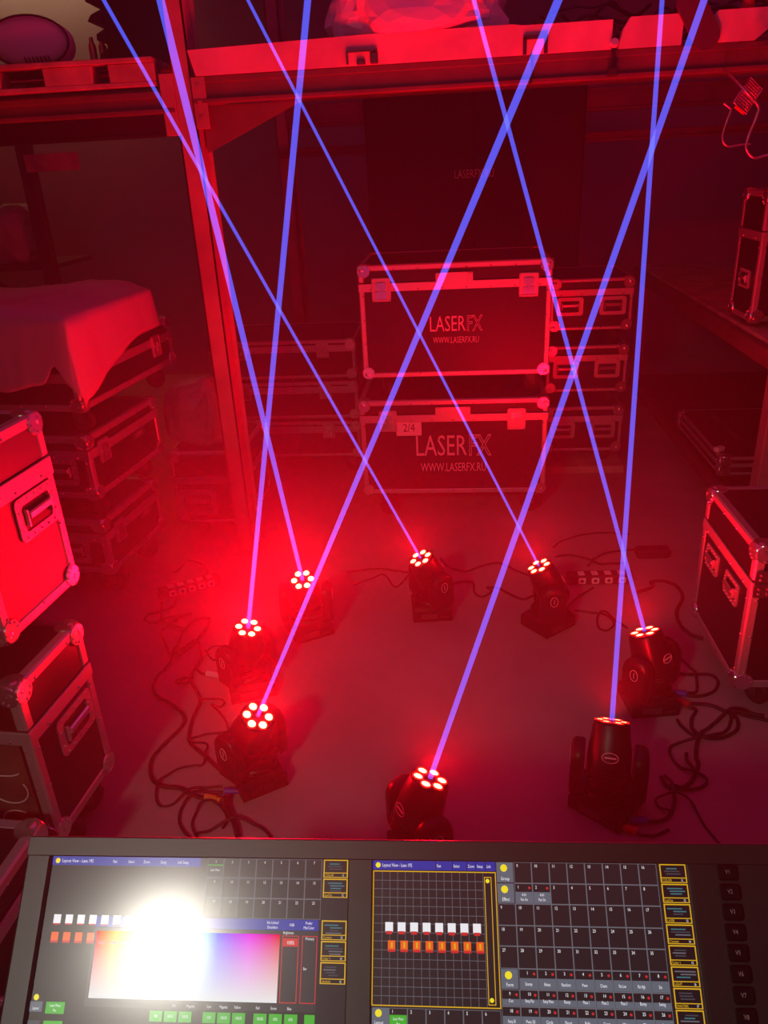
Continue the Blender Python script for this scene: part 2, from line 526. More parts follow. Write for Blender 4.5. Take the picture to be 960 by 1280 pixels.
def flight_case(label, x, y, yaw, w, d, h, z0, lid=0.25, casters=0.10, rail=RAIL, group=None, feats=(), lam=None, rivets=True, cat='flight case', joint=0.035, near_ply=False):
    """x, y: front left corner; the box stands on casters whose soles are at z0"""
    lam = lam or M_LAM
    c, s = math.cos(yaw), math.sin(yaw)
    cx, cy = x + c * w / 2 - s * d / 2, y + s * w / 2 + c * d / 2
    t = thing('flight_case', label, cat, (cx, cy, z0), yaw, group)
    zb = casters
    hl = h * lid
    zj = zb + h - hl
    e = 0.0035
    body = MB().box((0, 0, (zb + zj) / 2), (w - 2 * e, d - 2 * e, zj - zb)).build('body', lam, t)
    MB().box((0, 0, (zj + 0.003 + zb + h) / 2), (w - 2 * e, d - 2 * e, hl - 0.003 - e)).build('lid', lam, t)
    if near_ply:
        MB().box((0, -d / 2 + e, zb + (h - hl) / 2), (w - 2.4 * rail, 0.004, h - hl - 2.4 * rail)).build('front_panel', M_PLY, t)
    hw, hd, r = w / 2, d / 2, rail
    ch = 0.005
    k = r / 2

    def railbar(a, b, sx, sy, sz):
        c0 = ((a[0] + b[0]) / 2, (a[1] + b[1]) / 2, (a[2] + b[2]) / 2)
        MB().box(c0, (sx, sy, sz), None, ch).build('edge_rail', M_ALU, t)

    for z in (zb + k, zb + h - k):
        for sy in (-1, 1):
            railbar((-hw, sy * (hd - k), z), (hw, sy * (hd - k), z), w, r, r)
        for sx in (-1, 1):
            railbar((sx * (hw - k), -hd, z), (sx * (hw - k), hd, z), r, d, r)
    for sx in (-1, 1):
        for sy in (-1, 1):
            railbar((sx * (hw - k), sy * (hd - k), zb), (sx * (hw - k), sy * (hd - k), zj), r, r, zj - zb)
            railbar((sx * (hw - k), sy * (hd - k), zj + 0.003), (sx * (hw - k), sy * (hd - k), zb + h), r, r, hl - 0.003)
    # tongue-and-groove strip along the joint of lid and body
    for sy in (-1, 1):
        MB().box((0, sy * (hd - 0.002), zj - joint / 2), (w, 0.008, joint), None, 0.0015).build('joint_strip', M_ALU, t)
    for sx in (-1, 1):
        MB().box((sx * (hw - 0.002), 0, zj - joint / 2), (0.008, d, joint), None, 0.0015).build('joint_strip', M_ALU, t)
    # ball corners, eight, all one mesh mirrored by rotation
    for sx in (-1, 1):
        for sy in (-1, 1):
            for sz in (-1, 1):
                o = put('ball_corner', SH['ball'], t, (sx * (hw - 0.0175), sy * (hd - 0.0175), zb + (0.0175 if sz < 0 else h - 0.0175)))
                o.scale = (-sx, -sy, -sz)
    if casters > 0.05:
        f = casters / 0.10
        for sx in (-1, 1):
            for sy in (-1, 1):
                o = put('caster', SH['caster'], t, (sx * (hw - 0.088), sy * (hd - 0.088), zb), 0.6 * sx + 0.4 * sy)
                o.scale = (f, f, f)
                put('wheel', SH['wheel'], o)
    elif casters > 0:
        for sx in (-1, 1):
            for sy in (-1, 1):
                MB().cyl((sx * (hw - 0.07), sy * (hd - 0.07), 0), (sx * (hw - 0.07), sy * (hd - 0.07), zb + 0.002), 0.022, 0.026, 10).build('rubber_foot', M_RUBBER, t)
    if rivets:
        b = MB()
        sp = 0.095
        for fc in ('F', 'R', 'L'):
            W = w if fc == 'F' else d
            D = hd if fc == 'F' else hw
            m = Matrix.Rotation(FACE[fc], 4, 'Z')
            n = max(2, int(W / sp))
            spots = []
            for q in range(n):
                u = -W / 2 + W * (q + 0.5) / n
                spots += [(u, zb + r * 0.7, 0), (u, zb + h - r * 0.7, 0), (u, zj - joint * 0.75, 0.0025)]
            n = max(2, int((h - hl) / sp))
            for q in range(n):
                z = zb + (h - hl) * (q + 0.5) / n
                spots += [(-W / 2 + r * 0.7, z, 0), (W / 2 - r * 0.7, z, 0)]
            for u, z, o in spots:
                b.cyl(m @ Vector((u, -D - o + 0.0005, z)), m @ Vector((u, -D - o - 0.003, z)), 0.0048, 0.0025, 6)
        b.build('rivets', M_STEEL, t, kind='stuff')
    for ft in feats:
        kind, fc, u, z = ft[:4]
        sc = ft[4] if len(ft) > 4 else 1.0
        D = hd if fc in 'FB' else hw
        m = Matrix.Rotation(FACE[fc], 4, 'Z')
        p = m @ Vector((u, -D + e - 0.0005, zb + z))
        if kind == 'latch':
            p = m @ Vector((u, -D - 0.002, zj - joint * 0.4 + z))
            o = put('butterfly_latch', SH['latch'], t, p, FACE[fc])
            put('latch_twist', SH['twist'], o)
            o.scale = (sc, 1, sc)
        elif kind == 'handle':
            o = put('handle', SH['handle'], t, p, FACE[fc])
            put('recess', SH['recess'], o)
            put('grip', SH['grip'], o)
            o.scale = (sc, 1, sc)
        elif kind == 'catch':
            p = m @ Vector((u, -D - 0.004, zj - 0.006 + z))
            put('lid_stay_plate', SH['catch'], t, p, FACE[fc])
        elif kind == 'hinge':
            p = m @ Vector((u, -D - 0.003, zj - 0.004))
            b = MB().prism(rrect(0.10, 0.085, 0.004, 1), 0.003, Matrix.Translation((0, -0.003, 0)))
            b.cyl((-0.05, -0.004, 0), (0.05, -0.004, 0), 0.005)
            o = b.build('hinge', M_DARKSTEEL, t, p, FACE[fc])
            b = MB()
            for xx in (-0.036, -0.012, 0.012, 0.036):
                for zz in (-0.03, -0.015, 0.015, 0.03):
                    b.cyl((xx, -0.003, zz), (xx, -0.007, zz), 0.0048, 0.003, 6)
            b.build('hinge_rivets', M_STEEL, o, kind='stuff')
        elif kind == 'logo':
            H = sc
            b = MB()
            w1 = add_text(b, 'LASER', 0, 0, H, 0.62)
            add_text(b, 'FX', w1 + 0.05 * H, 0, H, 0.62, -0.001, outline=0.035 * H)
            xs = max(p.x for p in b.v)
            b.v = [q - Vector((xs / 2, 0, 0)) for q in b.v]
            if len(ft) > 5:
                add_text(b, 'WWW.LASERFX.RU', 0, -0.80 * H, 0.42 * H, 0.58, center=True)
            b.build('lettering', M_PRINT, t, m @ Vector((u, -D + e - 0.0025, zb + z)), FACE[fc])
        elif kind == 'plate':
            b = MB().prism(rrect(0.10, 0.035, 0.006), 0.002, Matrix.Translation((0, -0.002, 0)))
            o = b.build('name_plate', M_DARKSTEEL, t, p, FACE[fc])
            b = MB()
            add_text(b, 'LASERFX', 0, -0.008, 0.017, 0.62, -0.0025, center=True)
            b.build('lettering', M_PRINT, o)
    return t


# the two big cases in the middle
GC = 'wide branded cases stacked under the rack'
A = flight_case('wide black flight case with WWW lettering, upper of the central pair', -0.423, 3.446, 0.0, 0.836, 0.50, 0.497, 0.596, lid=0.155, casters=0.10, rail=0.026, group=GC,
                feats=[('latch', 'F', -0.318, -0.012, 0.9), ('latch', 'F', 0.318, -0.012, 0.9), ('catch', 'F', 0, 0.02), ('logo', 'F', 0.005, 0.205, 0.066, 1)])
B = flight_case('wide black flight case carrying a 2/4 card, lower of the central pair', -0.45, 3.416, 0.0, 0.865, 0.50, 0.466, 0.0, lid=0.15, casters=0.13, rail=0.026, group=GC,
                feats=[('latch', 'F', -0.30, -0.012, 0.9), ('latch', 'F', 0.29, -0.012, 0.9), ('catch', 'F', 0, 0.02), ('logo', 'F', 0.0, 0.195, 0.100, 1)])
o = MB().prism(rrect(0.118, 0.078, 0.003, 1), 0.002, Matrix.Translation((0, -0.002, 0))).build('number_card', M_CARD, B, (-0.205, -0.2465, 0.13 + 0.335), label='white card reading 2/4')
b = MB()
add_text(b, '2/4', 0, -0.019, 0.038, 0.8, -0.0028, center=True)
b.build('lettering', M_INK, o)

# three small cases behind on the right of the pair
GR = 'compact cases stacked between the branded pair and the shelf rack'
hr = [('handle', 'F', -0.105, 0.12, 0.72), ('handle', 'F', 0.105, 0.12, 0.72)]
flight_case('compact two-handle flight case, bottom of the stack beside the shelf rack', 0.465, 4.0, 0.0, 0.41, 0.46, 0.247, 0.04, 0.2, 0.08, 0.019, GR, hr, joint=0.032)
flight_case('compact two-handle flight case, middle of the stack beside the shelf rack', 0.468, 4.01, 0.0, 0.41, 0.46, 0.243, 0.367, 0.2, 0.08, 0.019, GR, hr, joint=0.032)
flight_case('compact two-handle flight case, top of the stack beside the shelf rack', 0.475, 4.005, 0.0, 0.405, 0.46, 0.254, 0.69, 0.2, 0.08, 0.019, GR, hr, joint=0.032)
MB().box((0.67, 4.23, 0.02), (0.46, 0.52, 0.04), None, 0.004).build('dolly_board', M_WOOD, None, label='flat wooden board lying on the floor beneath the compact two-handle cases', cat='board')

# three flat cases behind on the left
GL = 'flat cases stacked behind the upright'
hl_ = [('latch', 'F', 0.22, -0.012, 0.72), ('latch', 'F', -0.22, -0.012, 0.72)]
zc = 0.0
for nm in ('bottom', 'middle', 'top'):
    ca = 0.12 if nm == 'bottom' else 0.02
    flight_case('low flat flight case with two latches, %s of the stack between upright and branded pair' % nm, -1.31, 3.976, 0.0, 0.785, 0.5, 0.202, zc, 0.125, ca, 0.020, GL, hl_, joint=0.036)
    zc += 0.202 + ca

# stack under the white sheet
GM = 'cases stacked under the white sheet'
flight_case('black flight case on wheels, bottom of the stack under the white sheet', -1.984, 2.692, -0.115, 0.6, 0.46, 0.238, 0.0, 0.25, 0.13, 0.028, GM,
            [('latch', 'R', -0.13, -0.012, 0.8), ('plate', 'R', 0.10, 0.13), ('handle', 'F', 0.14, 0.10, 0.85)])
flight_case('black flight case between two others, middle of the stack under the white sheet', -1.970, 2.675, -0.115, 0.6, 0.555, 0.251, 0.368, 0.22, 0.10, 0.028, GM,
            [('latch', 'R', -0.18, -0.012, 0.8), ('plate', 'R', 0.10, 0.14), ('handle', 'F', 0.16, 0.11, 0.85)])
flight_case('long black flight case directly under the white sheet, top of its stack', -1.951, 2.666, -0.115, 0.6, 0.77, 0.203, 0.719, 0.3, 0.10, 0.028, GM,
            [('latch', 'R', 0.22, -0.02, 0.8)])

# case next to the rack upright
flight_case('small flight case beside the rack upright with a crumpled bag on it', -1.312, 3.195, 0.0, 0.345, 0.45, 0.358, 0.0, 0.34, 0.085, 0.02, None,
            [('handle', 'F', -0.065, 0.11, 1.0)])

# near pair on the left
Q = flight_case('tall case with brown chalked front panel, lower of the pair beside the console', -1.571, 1.346, -0.077, 0.6, 0.278, 0.463, 0.0, 0.27, 0.12, 0.03, 'tall cases beside the console',
                [('handle', 'R', 0.03, 0.235, 0.85)], joint=0.036, near_ply=True)
P = flight_case('tall case with red-lit glossy side, upper of the pair beside the console', -1.613, 1.428, -0.085, 0.6, 0.310, 0.459, 0.583, 0.25, 0.06, 0.03, 'tall cases beside the console',
                [('handle', 'R', 0.06, 0.24, 0.85)], lam=M_LAM2, joint=0.045)
b = MB()
for cx, cz, rx, rz, a0, a1 in ((0.185, 0.165, 0.050, 0.042, 150, 400), (0.190, 0.065, 0.045, 0.034, 60, 390), (0.18, 0.225, 0.05, 0.018, 180, 340)):
    b.tube([(cx + rx * math.cos(R(a)), -0.004, cz + rz * math.sin(R(a))) for a in range(a0, a1 + 1, 12)], 0.0022, 4)
fp = [c for c in Q.children if c.name.startswith('front_panel')][0]
b.build('chalk_marks', M_CHALK, fp, (0.02, -0.139 + 0.0015, 0.12))
flight_case('low case in front of the brown chalked panel, partly behind the console', -1.50, 0.93, -0.05, 0.56, 0.30, 0.26, 0.0, 0.3, 0.04, 0.03, None, [])

# case on the right
flight_case('black flight case with two recessed handles on the floor, foot of the low shelf rack', 0.828, 1.970, 0.015, 0.6, 0.437, 0.48, 0.0, 0.235, 0.10, 0.03, None,
            [('handle', 'L', 0.08, 0.27, 0.62), ('handle', 'L', -0.10, 0.27, 0.62), ('hinge', 'F', -0.245, 0)], joint=0.034)

# ------------------------------------------------------------------ pallet rack over the cases
rk = thing('pallet_rack', 'tall red-lit pallet rack with upright and long shelf beams', 'rack', (0, 0, 0))


def upright(x, y, name='upright'):
    b = MB()
    w, d, tk = 0.072, 0.10, 0.006
    b.box((x - w / 2 + tk / 2, y + d / 2, 2.08), (tk, d, 4.16))
    b.box((x + w / 2 - tk / 2, y + d / 2, 2.08), (tk, d, 4.16))
    b.box((x, y + tk / 2, 2.08), (w, tk, 4.16))
    b.box((x - w / 2 - 0.006, y + d - 0.004, 2.08), (0.02, 0.008, 4.16))
    b.box((x + w / 2 + 0.006, y + d - 0.004, 2.08), (0.02, 0.008, 4.16))
    b.box((x, y + 0.05, 0.004), (0.14, 0.15, 0.008))
    b.build(name, M_RACK, rk)


YR = 3.06
upright(-0.965, YR)
upright(-0.965, 4.77)


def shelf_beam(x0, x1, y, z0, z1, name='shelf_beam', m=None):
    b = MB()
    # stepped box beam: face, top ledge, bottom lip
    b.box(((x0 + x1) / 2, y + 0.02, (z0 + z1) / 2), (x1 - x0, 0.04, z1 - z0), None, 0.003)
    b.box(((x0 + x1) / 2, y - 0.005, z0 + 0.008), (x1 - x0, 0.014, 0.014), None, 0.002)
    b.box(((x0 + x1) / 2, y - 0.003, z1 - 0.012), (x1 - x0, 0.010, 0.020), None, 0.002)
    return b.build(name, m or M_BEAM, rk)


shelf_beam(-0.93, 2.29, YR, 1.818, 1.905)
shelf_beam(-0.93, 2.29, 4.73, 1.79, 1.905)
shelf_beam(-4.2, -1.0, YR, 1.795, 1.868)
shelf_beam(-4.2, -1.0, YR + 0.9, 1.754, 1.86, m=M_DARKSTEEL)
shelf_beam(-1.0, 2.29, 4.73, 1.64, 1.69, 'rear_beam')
# connector plates where the beams hook into the upright
for x in (-0.905,):
    b = MB().box((x, YR - 0.006, 1.82), (0.05, 0.008, 0.166), None, 0.002)
    for k in range(3):
        b.box((x, YR - 0.011, 1.77 + k * 0.05), (0.014, 0.006, 0.018))
    b.build('beam_connector', M_RACK, rk)
MB().box((-1.02, YR - 0.006, 1.82), (0.05, 0.008, 0.2), None, 0.002).build('beam_connector', M_RACK, rk)
b = MB()
b.prism([(-0.92, 1.815), (-0.55, 1.815), (-0.92, 1.66)], 0.02, Matrix.Translation((0, YR + 0.06, 0)))
b.build('gusset', M_BEAM, rk)
# deck planks behind the front boards
for k in range(7):
    MB().box((0.41, YR + 0.16 + k * 0.21, 1.915), (2.66, 0.19, 0.02), None, 0.003).build('deck_plank', M_WOOD, rk)
for k in range(4):
    MB().box((-2.6, YR + 0.14 + k * 0.23, 1.876), (3.1, 0.2, 0.016), None, 0.003).build('deck_plank', M_WOOD, rk)

# pale boards standing along the front edge of the deck
GB = 'pale boards along the shelf front'
def edge_board(poly, label):
    MB().prism(poly, 0.03, Matrix.Translation((0, YR - 0.012, 0))).build('front_board', M_BOARD, None, label=label, cat='board', group=GB)
edge_board([(-0.9275, 1.985), (-0.908, 1.9045), (0.528, 1.9045), (0.528, 1.991), (0.23, 1.991), (0.20, 1.996), (-0.3, 1.996)], 'longest pale board along the shelf front, under the plastic bundle')
edge_board([(0.548, 1.9045), (0.755, 1.9045), (0.757, 1.995), (0.585, 1.995), (0.562, 1.96)], 'short pale board with one cut corner along the shelf front')
edge_board([(0.825, 1.9045), (0.99, 1.9045), (1.06, 1.96), (1.30, 1.96), (1.30, 1.997), (0.865, 1.997)], 'pale board with slanted ends along the shelf front, above the wire basket')

# metal bracket and drop cables on the shelf front
b = MB()
b.bar((0.235, YR - 0.0165, 1.955), (0.315, YR - 0.0165, 1.955), 0.01, 0.012)
b.bar((0.24, YR - 0.0165, 1.955), (0.24, YR - 0.0165, 1.905), 0.01, 0.012, (1, 0, 0))
b.bar((0.31, YR - 0.0165, 1.955), (0.31, YR - 0.0165, 1.905), 0.01, 0.012, (1, 0, 0))
b.build('staple_bracket', M_DARKSTEEL, None, label='dark square staple bracket on the long pale shelf board', cat='bracket')
b = MB()
b.bar((-0.365, YR - 0.018, 1.948), (-0.26, YR - 0.018, 1.948), 0.01, 0.006)
b.bar((-0.365, YR - 0.018, 1.948), (-0.365, YR - 0.018, 1.91), 0.01, 0.006, (1, 0, 0))
b.box((-0.318, YR - 0.016, 1.914), (0.03, 0.012, 0.016), None, 0.003)
b.box((-0.272, YR - 0.016, 1.925), (0.026, 0.012, 0.036), None, 0.003)
b.build('hook_bracket', M_DARKSTEEL, None, label='thin dark hook bracket with two lugs on the shelf board below the plastic bundle', cat='bracket')
MB().tube(smooth_path([(0.262, YR - 0.0155, 1.905), (0.268, YR - 0.0155, 1.86), (0.262, YR - 0.0155, 1.818)]), 0.004, 5).build('hanging_cable', M_CABLE, None, label='short black cable hanging over the beam below the staple bracket', cat='cable')
o = MB().tube(smooth_path([(0.545, YR - 0.02, 1.975), (0.530, YR - 0.02, 1.93), (0.536, YR - 0.02, 1.88), (0.53, YR - 0.02, 1.835)]), 0.006, 6).build('hanging_cable', M_CABLE, None, label='black cable with pale tie dropping between the long and the short board', cat='cable')
MB().lathe([(0.012, -0.008), (0.017, 0), (0.012, 0.008)], 10, Matrix.Translation((0.534, YR - 0.024, 1.922)) @ Matrix.Rotation(R(70), 4, 'X')).build('cable_tie', M_SOCK, o)
MB().box((0.535, YR - 0.0215, 1.838), (0.035, 0.02, 0.03), None, 0.005).build('plug', M_RUBBER, o)

# strap hanging over the front between boards
b = MB()
mm = Matrix.Translation((0.80, YR - 0.0265, 1.975)) @ Matrix.Rotation(R(-32), 4, 'Y')
b.prism(rrect(0.085, 0.20, 0.04, 6), 0.016, mm)
b.build('dark_strap', mat('purple_strap', (0.10, 0.03, 0.06), 0.55), None, label='dark purple padded strap hanging between two pale boards', cat='strap')

# plastic-wrapped bundle: crumpled lump
def lump(name, cx, cy, cz, sx, sy, sz, amp, freq, m, label, cat, seed=0, sub=4, sag=0.0, sharp=True):
    bm = bmesh.new()
    bmesh.ops.create_icosphere(bm, subdivisions=sub, radius=1)
    for v in bm.verts:
        p = v.co.copy()
        q = Vector((abs(p.x) ** 0.6 * math.copysign(1, p.x), abs(p.y) ** 0.6 * math.copysign(1, p.y), abs(p.z) ** 0.6 * math.copysign(1, p.z)))
        n1 = noise.noise(p * freq + Vector((seed, 0, 0)))
        n2 = noise.noise(p * freq * 2.7 + Vector((0, seed, 0)))
        q *= 1 + amp * n1 + amp * 0.5 * (abs(n2) if sharp else n2)
        z = q.z * sz
        if z < -sz * 0.9:
            z = -sz * 0.9
        v.co = Vector((q.x * sx, q.y * sy, z))
    bm.normal_update()
    lo = min(v.co.z for v in bm.verts)
    for v in bm.verts:
        v.co.z -= lo
        if sag and v.co.y + cy > 3.106 and v.co.z < 0.06:
            v.co.z = -sag + v.co.z * (0.06 + sag) / 0.06
    me = bpy.data.meshes.new(name)
    bm.to_mesh(me)
    bm.free()
    me.materials.append(m)
    if not sharp:
        me.polygons.foreach_set('use_smooth', [True] * len(me.polygons))
    return put(name, me, None, (cx, cy, cz), label=label, cat=cat)


lump('wrapped_bundle', -0.135, YR + 0.13, 1.993, 0.30, 0.15, 0.12, 0.30, 1.9, M_WRAP, 'crumpled plastic-wrapped bundle lying on the rack deck', 'bundle', 3, sag=0.068)
lump('crumpled_bag', -1.20, 3.385, 0.440, 0.128, 0.13, 0.15, 0.22, 1.5, M_BAG, 'crumpled plastic bag on the small case beside the upright', 'bag', 11)

# heap of cables on the deck: nobody could count it
random.seed(5)
b = MB()
for k in range(46):
    x = random.uniform(0.22, 1.25)
    y = YR + random.uniform(0.06, 0.4)
    z = 1.935 + random.uniform(0, 0.10)
    pts = []
    a = random.uniform(-0.5, 0.5)
    for q in range(6):
        pts.append((x + q * 0.07 * math.cos(a) + random.uniform(-0.02, 0.02), y + random.uniform(-0.04, 0.04), max(1.933, z + random.uniform(-0.035, 0.035))))
    b.tube(smooth_path(pts, 4), random.choice((0.004, 0.005, 0.007)), 5)
b.build('cable_heap', M_CABLE, None, kind='stuff', label='tangled heap of black cables on the rack deck', cat='cables')
MB().lathe([(0.010, 0), (0.024, 0.006), (0.030, 0.03), (0.026, 0.05), (0.012, 0.062), (0.012, 0.085)], 14, Matrix.Translation((0.315, YR + 0.10, 1.924))).build(
    'round_connector', mat('dull_red_plastic', (0.35, 0.03, 0.05), 0.4), None, label='dull red round connector standing in the cable heap', cat='connector')
MB().lathe([(0.012, 0), (0.02, 0.004), (0.02, 0.03), (0.014, 0.036), (0.014, 0.07)], 12, Matrix.Translation((0.965, YR + 0.02, 1.995))).build(
    'red_connector', M_PLUGR, None, label='bright red plug resting on the slanted pale board', cat='connector')

# ------------------------------------------------------------------ left bay of the rack
pl = thing('wooden_pallet', 'wooden pallet with blocks carrying the round bag and ribbed crate', 'pallet', (-1.056, YR - 0.01, 1.8835), R(4))
for k in range(5):
    MB().box((-0.60, 0.06 + k * 0.2, 0.082), (1.2, 0.15, 0.016), None, 0.002).build('deck_plank', M_WOOD, pl)
for x0, x1 in ((-0.165, 0.0), (-0.40, -0.225), (-0.66, -0.56), (-1.2, -1.06)):
    for yy in (0.045, 0.5, 0.9):
        MB().box(((x0 + x1) / 2, yy, 0.045), (x1 - x0, 0.09, 0.058), None, 0.003).build('block', M_WOOD, pl)
for yy in (0.045, 0.5, 0.9):
    MB().box((-0.60, yy, 0.008), (1.2, 0.09, 0.016), None, 0.002).build('bottom_plank', M_WOOD, pl)
ZP = 1.9735
# round padded bag with rim, cords
bg = thing('round_bag', 'pale round padded bag with a piped rim on the pallet', 'bag', (-1.53, YR + 0.10, ZP), R(8))
b = MB()
mm = Matrix.Translation((0, 0, 0.075)) @ Matrix.Rotation(R(80), 4, 'X')
b.lathe([(0.02, -0.075), (0.10, -0.07), (0.135, -0.05), (0.148, 0.0), (0.140, 0.05), (0.11, 0.066), (0.02, 0.07)], 28, mm @ Matrix.Diagonal((1.0, 0.58, 1, 1)))
b.v = [Vector((p.x, p.y, max(p.z, 0.0))) for p in b.v]
b.build('shell', mat('pale_nylon', (0.80, 0.60, 0.60), 0.55, bump=0.2, bscale=25), bg)
b = MB()
b.tube([(0.142 * math.cos(q), -0.058, max(0.004, 0.078 + 0.082 * math.sin(q))) for q in [2 * math.pi * k / 32 for k in range(32)]], 0.004, 5, True)
b.build('piping', M_RUBBER, bg)
b = MB()
for k in range(7):
    x = -0.02 + k * 0.014
    b.tube([(x, -0.072, 0.03), (x + 0.006, -0.082, 0.02), (x + 0.004, -0.07, 0.003)], 0.003, 5)
b.build('fringe', M_RUBBER, bg)
for k, (dx, dy) in enumerate(((0.0, 0.0), (0.028, 0.03))):
    c = thing('spray_can', ('gold spray can standing close behind the round bag', 'gold spray can standing nearer the ribbed crate than its twin')[k], 'can', (-1.395 + dx, YR + 0.30 + dy, ZP), 0, 'gold cans on the pallet')
    MB().lathe([(0.013, 0), (0.015, 0.004), (0.015, 0.085), (0.008, 0.10)], 12).build('can_body', M_GOLD, c)
    MB().lathe([(0.008, 0.098), (0.008, 0.112), (0.006, 0.116)], 10).build('cap', M_STEEL, c)
# ribbed black crate
rc = thing('ribbed_crate', 'tall black crate with jagged ribs down one side on the pallet', 'crate', (-1.165, YR + 0.22, ZP), R(4))
MB().box((0.0, 0.15, 0.19), (0.27, 0.3, 0.38), None, 0.005).build('crate_body', M_LAM, rc)
for k in range(6):
    MB().prism([(-0.13, 0.015 + k * 0.062), (-0.205 + 0.014 * (k % 2) + 0.012 * (5 - k) * 0.8 - 0.02, 0.030 + k * 0.062), (-0.19 + 0.012 * (5 - k) * 0.8 - 0.02, 0.05 + k * 0.062), (-0.13, 0.07 + k * 0.062)], 0.28, Matrix.Translation((0, 0.01, 0))).build('rib', M_RUBBER, rc)
# tall dark cabinet behind the central pair
cb = thing('tall_cabinet', 'tall matt black cabinet lettered LASERFX.RU behind the stacked cases', 'cabinet', (0.105, 4.60, 0))
m_cab = mat('matt_black_panel', (0.012, 0.011, 0.012), 0.7)
MB().box((0, 0.05, 1.0), (1.17, 0.10, 1.92), None, 0.006).build('carcass', m_cab, cb)
for sx in (-1, 1):
    MB().box((sx * 0.291, -0.005, 1.0), (0.572, 0.018, 1.88), None, 0.004).build('door', m_cab, cb)
for sx in (-1, 1):
    for sy in (0.015, 0.085):
        MB().box((sx * 0.54, sy, 0.02), (0.05, 0.025, 0.042)).build('foot', M_RUBBER, cb)
b = MB()
add_text(b, 'LASERFX.RU', 0, 0, 0.042, 0.66, center=True)
b.build('lettering', mat('bright_print', (0.95, 0.94, 0.94), 0.5), cb, (0.0, -0.0150, 1.495))

# ------------------------------------------------------------------ white sheet over the top case
def sheet():
    yaw = -0.115
    o = Vector((-1.951, 2.666, 0))
    u = Vector((math.cos(yaw), math.sin(yaw), 0))
    v = Vector((-math.sin(yaw), math.cos(yaw), 0))
    W, D, ZT = 0.6, 0.62, 1.155
    NU, NV = 56, 56
    vv, ff = [], []
    for j in range(NV + 1):
        for i in range(NU + 1):
            s = -0.15 + (W + 0.15 + 0.13) * i / NU          # across, beyond W hangs down the right side
            t = -0.22 + (D + 0.22) * j / NV                 # along, below 0 hangs down the front
            # hem length varies: long point at the front right corner
            hang_r = max(0.0, s - W)
            hang_f = max(0.0, -t)
            # real hem lengths
            arch = math.exp(-((s - (W - 0.045)) / 0.035) ** 2)
            lim_f = 0.245 - 0.085 * arch + 0.012 * math.sin(s * 23)
            lim_r = 0.150 + 0.135 * max(0.0, 1 - max(t, 0) / 0.45) ** 1.3
            hf = hang_f / 0.22 * lim_f
            hr = hang_r / 0.13 * lim_r
            zt = 0.012 + 0.03 * math.exp(-((t - 0.50) / 0.20) ** 2 - ((s - 0.40) / 0.2) ** 2)
            zt += 0.016 * noise.noise(Vector((s * 7, t * 7, 3.1))) + 0.012 * abs(noise.noise(Vector((s * 13, t * 9, 9.1))))
            edge = min(1, max(0, (W - s) / 0.08)) * min(1, max(0, t / 0.08))
            z = ZT + 0.008 + zt * edge
            ss, tt = min(s, W + 0.012), max(t, -0.014)
            fold = 0.012 * noise.noise(Vector((s * 9, 1.3, 0))) * min(1, hf / 0.06)
            fold2 = 0.014 * noise.noise(Vector((t * 7, 5.3, 0))) * min(1, hr / 0.05)
            z -= max(hf, hr) + 0.12 * min(hf, hr)
            if hang_f > 0:
                tt = -0.016 - abs(fold) - 0.12 * hf
            if hang_r > 0:
                ss = W + 0.014 + abs(fold2) + 0.10 * hr
            p = o + u * ss + v * tt
            vv.append((p.x, p.y, z))
    for j in range(NV):
        for i in range(NU):
            a = j * (NU + 1) + i
            ff.append((a, a + 1, a + NU + 2, a + NU + 1))
    b = MB()
    b.add(vv, ff, None, True)
    ob = b.build('white_sheet', M_SHEET, None, label='rumpled white sheet draped over the long black case', cat='sheet')
    md = ob.modifiers.new('thickness', 'SOLIDIFY')
    md.thickness = 0.003
    md.offset = 1
    return ob


sheet()

# ------------------------------------------------------------------ shelf rack on the right
rr = thing('shelf_rack', 'long low shelf rack with red-lit edge and plank deck along the wall', 'rack', (0, 0, 0))
b = MB().box((1.21, 3.935, 0.85), (0.08, 2.93, 0.075), None, 0.006)
b.build('front_beam', M_BEAM, rr)
MB().box((2.16, 3.935, 0.85), (0.08, 2.93, 0.075), None, 0.006).build('rear_beam', M_BEAM, rr)
for k in range(5):
    MB().box((1.285 + k * 0.2, 3.935, 0.897), (0.19, 2.93, 0.018), None, 0.003).build('deck_plank', M_WOOD, rr)
for x in (1.225, 2.15):
    for y in (2.55, 3.0, 5.3):
        MB().box((x, y, 0.41), (0.055, 0.075, 0.82), None, 0.004).build('upright', M_RACK, rr)
MB().box((1.70, 3.935, 0.16), (0.95, 2.87, 0.02), None, 0.003).build('lower_deck', M_LAM, rr)
for x in (1.225, 2.15):
    MB().box((x, 3.935, 0.12), (0.05, 2.93, 0.06), None, 0.004).build('lower_beam', M_BEAM, rr)
GU = 'cases on the low shelf rack'
flight_case('upright black flight case with a handle on the shelf rack deck', 1.20, 3.30, 0.02, 0.50, 0.26, 0.50, 0.906, 0.3, 0.02, 0.026, GU, [('handle', 'L', 0.0, 0.16, 0.6)])
flight_case('upright black flight case with a latch, taller one on the shelf rack deck', 1.235, 2.86, 0.02, 0.5, 0.28, 0.62, 0.906, 0.3, 0.02, 0.026, GU, [('latch', 'L', 0.0, -0.02, 0.8)])
flight_case('flat dark case on the bottom level of the shelf rack', 1.215, 3.45, 0.0, 0.6, 0.75, 0.09, 0.17, 0.34, 0.02, 0.016, None, [], joint=0.018)
